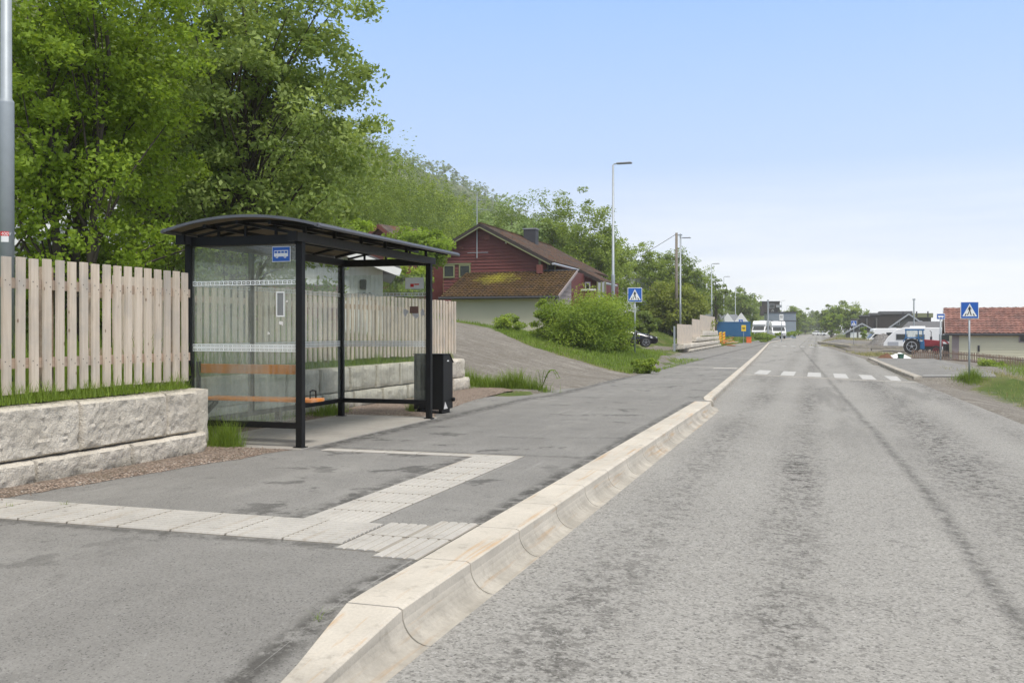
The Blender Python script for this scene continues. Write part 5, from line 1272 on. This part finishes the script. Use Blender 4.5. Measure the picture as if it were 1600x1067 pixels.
# kerb of the side street opposite
def sidekerb():
    a = Vector((*pxy(1279, 132), -.2)); b = Vector((*pxy(1330, 100), -.25)); c = Vector((*pxy(1440, 97), -.30)); mb = MB()
    mb.bar(a, b, .3, .3).bar(b, c, .3, .3); tag(mb.build('side_street_kerb', M['kerb']), kind='structure')
sidekerb()

# ------------------------------------------------------------------ vegetation
def leaf_verts(P, size, rs, up=.5, asp=.55, tint=None, ctr=None, k=1.3):
    """one rhombic leaf per point; returns verts (4N,3), faces, tint"""
    n = len(P); nr = rs.normal(size=(n,3)); nr[:,2] += up
    if ctr is not None: o = P-np.array(ctr); nr = nr*.8+k*o/np.maximum(np.linalg.norm(o, axis=1), 1e-6)[:,None]
    nr /= np.linalg.norm(nr, axis=1)[:,None]
    a = rs.normal(size=(n,3)); a -= (a*nr).sum(1)[:,None]*nr; a /= np.linalg.norm(a, axis=1)[:,None]; b = np.cross(nr, a)
    s = (size*rs.uniform(.6,1.25,n))[:,None]
    V = np.stack([P-a*s*.5, P+b*s*asp*.5+a*s*.06-nr*s*.07, P+a*s*.5, P-b*s*asp*.5+a*s*.06-nr*s*.07], 1).reshape(-1,3)
    F = np.arange(4*n).reshape(n,4); t = np.repeat(tint if tint is not None else np.full(n,.5), 4)
    return V, F, t
def foliage(name, mat, parent, P, size, rs, up=.5, tint=None, asp=.55, ctr=None, k=1.3):
    V, F, t = leaf_verts(P, size, rs, up, asp, tint, ctr, k); return np_mesh(name, V, F, mat, parent, attr={'tint': t})
def crown_points(rs, n, nc, c, r, clump, shell=.55, rough=.35, bottom=-1, sq=.35):
    """leaf positions: clumps spread through an uneven ellipsoid"""
    ph = rs.uniform(0, 6.28, 8)
    d = rs.normal(size=(nc,3)); d /= np.linalg.norm(d, axis=1)[:,None]
    m_ = np.maximum(np.hypot(d[:,0], d[:,1]), .12); d[:,:2] *= (m_**-sq)[:,None]
    az = np.arctan2(d[:,1], d[:,0]); k = 1+rough*(.5*np.sin(2*az+ph[0])+.4*np.sin(3*az+ph[1]+2*d[:,2])+.45*np.sin(5*d[:,2]+ph[2])+.3*np.sin(5*az+ph[3]))
    rad = (shell+(1-shell)*rs.uniform(0,1,nc))**.8; rad = np.where(rs.uniform(size=nc) < .22, rs.uniform(.2,.7,nc), rad)
    C = d*rad[:,None]*k[:,None]; C[:,2] = np.maximum(C[:,2], bottom); C = C*np.array(r)
    tc = rs.uniform(0,1,nc)*.7+.3*rs.uniform(0,1)
    cl = clump*rs.uniform(.6,1.35,nc); i = rs.integers(0, nc, n)
    q = rs.normal(size=(n,3)); q /= np.linalg.norm(q,axis=1)[:,None]; q *= (rs.uniform(0,1,n)**.45)[:,None]
    P = C[i] + q*cl[i][:,None]*np.array([1,1,.62]) + np.array(c)
    return P, C+np.array(c), np.clip(tc[i]+rs.normal(0,.12,n),0,1)
def tree(nm, label, x, y, z, h, r, leafm, bark, n, nc, size, seed, clump=None, low=.25, rz_=None, trunk_r=.12, stems=1, lean=(0,0), group=None, cat='tree', shell=.5, rough=.35, branches=26):
    rs = np.random.default_rng(seed); t = thing(nm, label, cat, (x, y, z), 0, group)
    ch = h*(1-low); cz = h*low+ch/2; rr = (r, r, ch/2); c = (lean[0], lean[1], cz)
    P, C, tc = crown_points(rs, n, nc, c, rr, clump or r*.28, shell, rough)
    foliage('crown', leafm, t, P, size, rs, .45, tc, ctr=(c[0], c[1], c[2]-ch*.2), k=.5 if size < .2 else 1.2)
    mb = MB(); k = rs.choice(len(C), min(branches, len(C)), replace=False)
    for s_ in range(stems):
        ox = (rs.uniform(-.3,.3)*stems*.5, rs.uniform(-.3,.3)*stems*.5) if stems > 1 else (0,0)
        tp = Vector((lean[0]+ox[0]*3, lean[1]+ox[1]*3, h*.82)); b = Vector((ox[0], ox[1], -.3)); pts = [b.lerp(tp, u)+Vector((rs.normal()*.07*u*h/8, rs.normal()*.07*u*h/8, 0)) for u in np.linspace(0,1,7)]
        mb.tube(pts, [trunk_r*(1-.85*u)/math.sqrt(stems)**.5 for u in np.linspace(0,1,7)], 8)
        for j in k[s_::stems]:
            e = Vector(C[j]); u = min(.9, max(.15, (e.z/h)*.75-.05)); i0 = u*6; a = pts[int(i0)].lerp(pts[min(6,int(i0)+1)], i0-int(i0))
            mid = a.lerp(e, .5)+Vector((rs.normal()*.12*r*.3, rs.normal()*.12*r*.3, .10*r)); r0 = trunk_r*(1-.85*u)*.45
            r0 *= .8; mb.tube([a, a.lerp(mid,.6), mid, mid.lerp(e,.6), e], [r0, r0*.8, r0*.6, r0*.4, r0*.2], 5, cap=False)
    mb.build('trunk', bark, t, smooth=True); return t
# two big trees behind the left fence
def bigtrees():
    X, Y = pxy(112, 15.0); tree('lime_leaf_tree', 'big bright lime green tree filling the upper left behind the fence', X, Y, .9, 8.6, 2.05, M['leafA'], M['bark'], 46000, 420, .098, 11, .40, .02, trunk_r=.10, stems=3, shell=.3, rough=.2, branches=60)
    X, Y = pxy(385, 19.5); tree('willow_tree', 'tall sage green many-stemmed tree rising behind the bus shelter', X, Y, .9, 10.2, 2.7, M['leafB'], M['bark'], 60000, 480, .12, 12, .44, .0, trunk_r=.14, stems=3, shell=.3, rough=.22, branches=70)
    X, Y = pxy(255, 23); tree('broadleaf_tree', 'darker leafy tree between and behind the two big left trees', X, Y, 1.1, 8.5, 3.2, M['leafD'], M['bark'], 15000, 170, .15, 13, .6, .08, trunk_r=.13, stems=2, shell=.3, branches=60)
    X, Y = pxy(-30, 19); tree('broadleaf_tree', 'darker leafy tree behind the lamp pole at the left edge', X, Y, 1.0, 8.5, 2.2, M['leafD'], M['bark'], 9000, 120, .14, 14, .5, .05, stems=2, shell=.3, branches=40)
bigtrees()
def shrub(nm, label, px_, d, ytop, ybase, wpx, leafm, n, size, seed, nc=40, stems=8, zb=None, cat='bush', dyr=1.0):
    X, Y = pxy(px_, d); z0 = pz(ybase, d) if zb is None else zb; h = pz(ytop, d)-z0; r = wpx/2*d/FPX; rs = np.random.default_rng(seed)
    t = thing(nm, label, cat, (X, Y, z0)); P, C, tc = crown_points(rs, n, nc, (0,0,h*.50), (r*.9,r*.9*dyr,h*.46), min(r,h)*.27, .5, .2)
    P[:,2] = np.maximum(P[:,2], .02); foliage('foliage', leafm, t, P, size, rs, .6, tc, ctr=(0,0,h*.25), k=.9)
    mb = MB()
    for j in rs.choice(len(C), min(stems, len(C)), replace=False):
        e = Vector(C[j]); mb.tube([(rs.normal()*.1*r,rs.normal()*.1*r,-.1), (e.x*.5,e.y*.5,e.z*.6), e], [.03*h/2,.02*h/2,.008], 5, cap=False)
    mb.build('stem', M['bark'], t); return t
shrub('leafy_bush', 'big round bright green bush in front of the red house', 918, 40, 458, 576, 178, M['leafC'], 42000, .10, 21, 170, 16)
shrub('leafy_bush', 'narrow upright bush leaning on the left side of the big green bush', 858, 40.5, 464, 562, 62, M['leafC'], 10500, .10, 22, 60, 8)
shrub('leafy_bush', 'small young bush on the grass slope below the cream annex wall', 797, 43, 484, 530, 56, M['leafC'], 4200, .10, 23, 30, 8)
shrub('round_dark_tree', 'broad rounded olive green tree over the lawn right of the crossing sign', 1056, 86, 441, 524, 104, M['leafG'], 20000, .24, 24, 110, 14, cat='tree')
shrub('leafy_bush', 'tangled green bush behind the parked black car', 1010, 92, 447, 524, 58, M['leafE'], 6500, .26, 25, 45, 8)
shrub('leafy_bush', 'low round bush on the grass by the low brown fence', 1547, 62, 560, 582, 44, M['leafC'], 4500, .10, 26, 40, 6)
shrub('leafy_bush', 'bright bush between grey garage and small crossing sign', 1350, 150, 509, 531, 15, M['leafA'], 1500, .25, 27, 24, 6)
shrub('leafy_bush', 'small clipped bush in front of the grey garage doors', 1363.5, 152, 515, 531, 9, M['leafA'], 900, .22, 28, 16, 4)
shrub('leafy_bush', 'tangled bushes seen through the far shelter glass beyond the garage', 637, 47, 405, 480, 90, M['leafC'], 6000, .15, 41, 50, 10)
shrub('leafy_bush', 'yellow green maple bush showing above the shelter roof', 655, 52, 352, 420, 118, M['leafA'], 9500, .19, 29, 60, 10)
shrub('leafy_bush', 'weedy green thicket on the verge before the motorhomes', 1188, 128, 520, 534, 66, M['leafC'], 5200, .22, 31, 50, 6, dyr=2)
shrub('leafy_bush', 'green verge thicket beyond the white panel sign', 1232, 160, 515, 526, 40, M['leafC'], 4200, .22, 32, 40, 6, dyr=5)
shrub('leafy_bush', 'low weeds at the corner of the stone edging below the crossing sign', 1008, 33, 560, 582, 44, M['leafC'], 2600, .08, 33, 34, 4, zb=-.12)
shrub('leafy_bush', 'overgrown shrubs under the trees at the left of the lawn', 1000, 76, 480, 530, 60, M['leafD'], 6000, .22, 34, 40, 6)
shrub('leafy_bush', 'dark undergrowth behind the left fence under the big trees', 150, 17, 360, 500, 300, M['leafD'], 13000, .12, 35, 80, 12, zb=.8)
shrub('leafy_bush', 'bright young foliage above the far end of the shelter roof', 540, 40, 325, 440, 90, M['leafA'], 5500, .16, 36, 40, 8)
trees = [
 ('pale_willow', 'pale green rounded tree directly behind the red house chimney', 800, 90, 316, 5.2, 'leafF', 'bark', 9000, 90, .30),
 ('birch_tree', 'tall feathery birch behind the red house, left one', 868, 92, 299, 2.9, 'leafE', 'birch', 7500, 80, .25),
 ('birch_tree', 'broad birch right of the red house roof', 922, 84, 318, 3.3, 'leafE', 'birch', 9500, 90, .24),
 ('birch_tree', 'slender birch just left of the utility pole', 1016, 112, 376, 2.5, 'leafE', 'birch', 5000, 60, .27),
 ('birch_tree', 'birch standing behind the utility pole', 1050, 118, 380, 3.0, 'leafE', 'birch', 5200, 60, .28),
 ('birch_tree', 'birch right of the second street lamp', 1085, 116, 398, 2.6, 'leafE', 'birch', 4200, 50, .28),
 ('broadleaf_tree', 'sparse dark stemmed tree behind the third street lamp', 1118, 122, 416, 1.9, 'leafD', 'bark', 1900, 30, .28),
 ('broadleaf_tree', 'leafy green tree between the red house and first street lamp', 952, 98, 366, 3.2, 'leafE', 'bark', 6500, 70, .28),
 ('broadleaf_tree', 'green tree rising above the white house', 985, 125, 402, 3.6, 'leafE', 'bark', 4500, 60, .34),
 ('broadleaf_tree', 'tallest tree of the right-hand clump beyond the road', 1298, 235, 473, 3.2, 'leafE', 'bark', 4500, 60, .5),
 ('broadleaf_tree', 'front tree of the right-hand clump, nearest the road', 1300, 205, 486, 2.0, 'leafC', 'bark', 2500, 40, .4),
 ('broadleaf_tree', 'wide tree at the right of the clump beyond the road', 1327, 225, 474, 3.8, 'leafE', 'bark', 4500, 60, .5),
 ('broadleaf_tree', 'low tree at the right end of the clump by the dark house', 1347, 240, 486, 3.4, 'leafE', 'bark', 2800, 40, .5),
 ('broadleaf_tree', 'dark distant tree at the vanishing end of the road', 1272, 420, 487, 5.0, 'leafD', 'bark', 2600, 40, .8),
 ('broadleaf_tree', 'distant tree left of the road end', 1258, 380, 492, 3.6, 'leafE', 'bark', 2400, 40, .8),
 ('broadleaf_tree', 'distant tree right behind the far pale cars', 1285, 400, 493, 4.0, 'leafD', 'bark', 2200, 40, .8),
 ('broadleaf_tree', 'roadside tree next to the blue-grey building', 1236, 250, 474, 3.6, 'leafE', 'bark', 3000, 40, .5),
 ('broadleaf_tree', 'roadside tree beyond the blue-grey building', 1248, 310, 482, 3.8, 'leafE', 'bark', 2600, 40, .6),
 ('broadleaf_tree', 'green tree on the slope left of the dark brown house', 1166, 200, 466, 3.0, 'leafE', 'bark', 3000, 40, .45),
 ('broadleaf_tree', 'tree above the white tent on the slope', 1160, 190, 446, 3.5, 'leafE', 'bark', 3200, 40, .45)]
for i, (nm, lb, px_, d, ty, r, lf, bk, n, nc, sz) in enumerate(trees):
    X, Y = pxy(px_, d); zg = g(X, Y); h = pz(ty, d)-zg
    tree(nm, lb, X, Y, zg, h, r*.95, M[lf], M[bk], int(n*1.5), nc*2, sz, 50+i, r*.26, .12, trunk_r=.05+h*.012, shell=.45, rough=.3, branches=22, group='trees along the road and gardens' if nm == 'broadleaf_tree' else None)

# forest on the hillside: one mass
def forest():
    rs = np.random.default_rng(99); protos = {}
    def proto(n, size, k, conical=False):
        out = []
        for i in range(k):
            P, C, tc = crown_points(rs, n, max(9, n//36), (0,0,.55), (.31+.07*rs.uniform(),.31+.07*rs.uniform(),.46), .14, .65, .28, sq=.2)
            w = np.clip(1.35-P[:,2]*.9, .22, 1.2); P[:,:2] *= w[:,None]
            V, F, t = leaf_verts(P, size, rs, .4, .7, tc*.25, ctr=(0,0,.38), k=1.6); out.append((V, t))
        return out
    lods = [(proto(4200, .019, 5), 105), (proto(1500, .032, 5), 200), (proto(260, .078, 5), 420), (proto(80, .13, 5), 1e9)]
    pos = []
    def dens(y0, y1, x0, x1, sp):
        nx, ny = int((x1-x0)/sp), int((y1-y0)/sp); gx, gy = np.meshgrid(np.arange(nx), np.arange(ny))
        x = x0+(gx.ravel()+.5+rs.uniform(-.42,.42,gx.size))*sp; y = y0+(gy.ravel()+.5+rs.uniform(-.42,.42,gy.size))*sp; pos.append(np.stack([x,y],1))
    dens(25, 300, -310, -27, 6.2); dens(300, 1500, -330, -18, 8.4)
    p = np.concatenate(pos); x, y = p[:,0], p[:,1]
    fwd = y*CA - x*SA; rt = x*CA+y*SA; u = 800+FPX*rt/np.maximum(fwd,1)
    keep = (fwd > 30) & (u > -60) & (u < 1300) & ~((x > -33)&(y < 95)&(y > 40)&(x>-30)) & ~((u < 210)&(fwd < 60))
    # leave the houses free
    for hx, hy, hr in ((-20,66,11), (*pxy(596,66),4), (*pxy(150,36),12), (*pxy(988,114),5), (*pxy(1195,262),8), (*pxy(1215,212),7)): keep &= np.hypot(x-hx, y-hy) > hr
    keep &= ~((u > 1180)&(u < 1226)&(fwd > 170)&(fwd < 262))
    keep &= ~((y > 280) & (x > -27) & (y < 300)); keep &= (u > 480) | (rs.uniform(size=len(x)) < .7)
    x, y, fwd = x[keep], y[keep], fwd[keep]; z = G(x, y); Vs = []; Ts = []
    print('forest trees', len(x))
    for i in range(len(x)):
        for pr, lim in lods:
            if fwd[i] < lim: break
        V, t = pr[rs.integers(0, len(pr))]
        h = rs.uniform(6.5, 12.0); a = rs.uniform(0, 6.28); ca, sa = math.cos(a), math.sin(a); wv = h*rs.uniform(.85, 1.2)
        q = np.empty_like(V); q[:,0] = (V[:,0]*ca-V[:,1]*sa)*wv+x[i]; q[:,1] = (V[:,0]*sa+V[:,1]*ca)*wv+y[i]; q[:,2] = V[:,2]*h+z[i]-.3
        Vs.append(q); Ts.append(t+rs.uniform(-.25,.8)-(.45 if x[i] < -145 else 0))
    V = np.concatenate(Vs); F = np.arange(len(V)).reshape(-1,4); print('forest faces', len(F))
    o = np_mesh('hillside_forest', V, F, M['leafE'], attr={'tint': np.concatenate(Ts)})
    tag(o, 'dense green birch forest covering the hillside above the houses', 'forest', kind='stuff')
forest()

# ------------------------------------------------------------------ grass
def blades(name, label, P, hmin, hmax, w, rs, mat, lean=.35):
    n = len(P); a = rs.uniform(0, 6.28, n); h = hmin+(hmax-hmin)*rs.uniform(0, 1, n)**1.6
    h = h*(.45+1.1*np.clip(.5+.5*np.sin(P[:,0]*4.1+1.7*np.sin(P[:,1]*3.3))*np.sin(P[:,1]*2.9+1.3*np.sin(P[:,0]*5.7+P[:,1]*7)), 0, 1)); d = np.stack([np.cos(a), np.sin(a), np.zeros(n)], 1); s = np.stack([-np.sin(a), np.cos(a), np.zeros(n)], 1)
    ln = (rs.uniform(.1, 1, n)*lean*h)[:,None]; up = np.array([0,0,1.])
    b0 = P-s*w/2; b1 = P+s*w/2; m = P+up*h[:,None]*.55+d*ln*.35; tp = P+up*(h*.97)[:,None]+d*ln
    V = np.stack([b0, b1, m+s*w*.38, m-s*w*.38, tp], 1).reshape(-1,3); k = np.arange(n)*5
    F = np.concatenate([np.stack([k,k+1,k+2,k+3],1), np.stack([k+3,k+2,k+4,k+4],1)])
    V2 = np.stack([b0, b1, m+s*w*.38, m-s*w*.38, m-s*w*.38, m+s*w*.38, tp+s*w*.08, tp-s*w*.08], 1).reshape(-1,3)
    F = np.arange(len(V2)).reshape(-1,4)
    t = np.repeat(rs.uniform(0,1,n), 8)
    o = np_mesh(name, V2, F, mat, attr={'tint': t}); tag(o, label, 'grass', kind='stuff'); return o
rs = np.random.default_rng(5)
def scatter(n, x0, x1, y0, y1, z=None, f=None):
    x = rs.uniform(x0, x1, n); y = rs.uniform(y0, y1, n); zz = np.full(n, z) if z is not None else G(x, y)
    if f is not None: k = f(x, y); x, y, zz = x[k], y[k], zz[k]
    return np.stack([x, y, zz], 1)
blades('grass', 'green grass along the top of the left stone wall', np.concatenate([scatter(9000, -7.16, -6.82, 1, 9.4, .74), scatter(7000, -8.2, -7.1, 1, 9.3, .77)]), .03, .15, .006, rs, M['grass'], .8)
blades('grass', 'green grass along the top of the wall behind the shelter', np.concatenate([scatter(9000, -8.62, -8.2, 9.6, 21.3, .75), scatter(12000, -10.5, -8.6, 9.6, 21.3, .82)]), .06, .19, .007, rs, M['grass'], .7)
blades('tall_grass', 'tall grass in the garden behind the picket fences', np.concatenate([scatter(9000, -13, -7.3, 3, 12, .85), scatter(9000, -13, -8.8, 12, 21, .88)]), .2, .55, .010, rs, M['grass'], .5)
def blob(n, cx, cy, rx, ry, z=None):
    q = rs.normal(0, .5, (n, 2)); q = q[np.hypot(q[:,0], q[:,1]) < 1.3]; n = len(q); x = cx+rx*q[:,0]; y = cy+ry*q[:,1]
    zz = np.full(n, z) if z is not None else G(x, y); return np.stack([x, y, zz-.10*np.hypot(q[:,0], q[:,1])**1.5], 1)
blades('grass_tuft', 'lush grass tuft between the left stone wall and the shelter', np.concatenate([blob(1800, -6.72, 9.82, .22, .20, .02), blob(1200, -7.15, 10.0, .4, .25, .02), blob(500, -7.3, 9.9, .3, .5, .02)]), .14, .40, .006, rs, M['grass'], .7)
blades('grass_tuft', 'weeds growing along the foot of the wall behind the shelter', np.concatenate([blob(1100, -7.75, 14.3, .3, .5, .02), blob(900, -7.95, 12.5, .12, 1.6, .02), blob(200, -6.62, 15.1, .1, .08, .02)]), .08, .26, .006, rs, M['grass'], .8)
blades('grass_tuft', 'tall weeds past the far end of the stone wall at the driveway mouth', np.concatenate([blob(2600, -7.8, 22.2, .7, .45), blob(1800, -6.9, 22.1, .9, .28), blob(800, -8.1, 21.9, .25, .3)]), .12, .42, .010, rs, M['grass'], .8)
blades('grass_tuft', 'green tuft around the foot of the large crossing sign', blob(1800, *pxy(1516, 34.0), .62, .45), .08, .36, .010, rs, M['grass'], .8)
fl = lambda x, y: (gravelmask(x, y) < .5)
blades('grass', 'grass on the slope beside the driveway and lawn below the houses', np.concatenate([scatter(30000, -13, -5.5, 30.5, 50, None, fl), scatter(26000, -24, -8.5, 44, 92, None, fl)]), .04, .17, .020, rs, M['grass'], .7)
blades('grass', 'grass on the verge in front of the board fence and blue container', scatter(14000, -14, -8.6, 92, 180, None, None), .2, .6, .04, rs, M['grass'], .7)
fr_ = lambda x, y: (gravelmask(x, y)+rs.uniform(-.5,.5,len(x)) < .35)
blades('dry_grass', 'sparse half dry grass on the right-hand verge', np.concatenate([scatter(34000, 5.2, 22, 18, 62, None, fr_)]), .05, .22, .012, rs, M['drygrass'], .8)
blades('grass', 'green grass around the low brown fence on the right', np.concatenate([scatter(16000, 9, 32, 50, 80, None, lambda x, y: (rs.uniform(size=len(x)) < .8)&(x > 9+(y-50)*.10))]), .10, .35, .025, rs, M['grass'], .7)
blades('grass', 'grass patches on the lot across the side street', np.concatenate([blob(3000, *pxy(1345, 112), 6, 4), blob(2500, *pxy(1372, 84), 2.4, 4), blob(2500, *pxy(1335,150), 7, 6)]), .1, .35, .04, rs, M['drygrass'], .7)
blades('grass_tuft', 'little grass sprouting in the joints of the ribbed paving', np.concatenate([blob(90, -6.1, 6.05, .15, .03, .002), blob(60, -5.75, 6.25, .08, .04, .002), blob(60, -6.35, 5.70, .1, .03, .002), blob(45, -2.36, 4.25, .03, .05, -.03)]), .02, .06, .004, rs, M['grass'], 1.2)
def fern(x, y, s, seed, label):
    r = random.Random(seed); t = thing('fern', label, 'plant', (x, y, g(x, y)))
    for k in range(6):
        a = r.uniform(0, 6.28); mb = MB(); P = [Vector((math.cos(a)*q*.42, math.sin(a)*q*.42, s*math.sin(q*2.4)*.95)) for q in np.linspace(0,1.05,8)]
        mb.tube(P, [.008*(1-.1*i) for i in range(8)], 4)
        for i, p in enumerate(P[2:]):
            for sg in (-1, 1):
                d = Vector((-math.sin(a)*sg, math.cos(a)*sg, -.2))*.10*(1-.08*i); e = Vector((math.cos(a),math.sin(a),0))*.03; mb.add([p, p+d*.5+e, p+d, p+d*.5-e], [(0,1,2,3)])
        mb.build('frond', M['leafC'], t)
fern(-6.3, 22.15, .5, 2, 'arching fern at the driveway mouth past the stone wall'); 

# ------------------------------------------------------------------ haze
def haze():
    mb = MB().box(-760, 760, -75, 1480, -20, 215); o = mb.build('haze', bpy.data.materials.new('haze air')); tag(o, kind='stuff'); m = o.data.materials[0]; m.use_nodes = True; nt = m.node_tree; nt.nodes.clear()
    out = nt.nodes.new('ShaderNodeOutputMaterial'); v = nt.nodes.new('ShaderNodeVolumePrincipled'); v.inputs['Color'].default_value = (.96,.97,1,1); v.inputs['Density'].default_value = .00042; v.inputs['Anisotropy'].default_value = .2
    nt.links.new(v.outputs[0], out.inputs['Volume'])
haze()
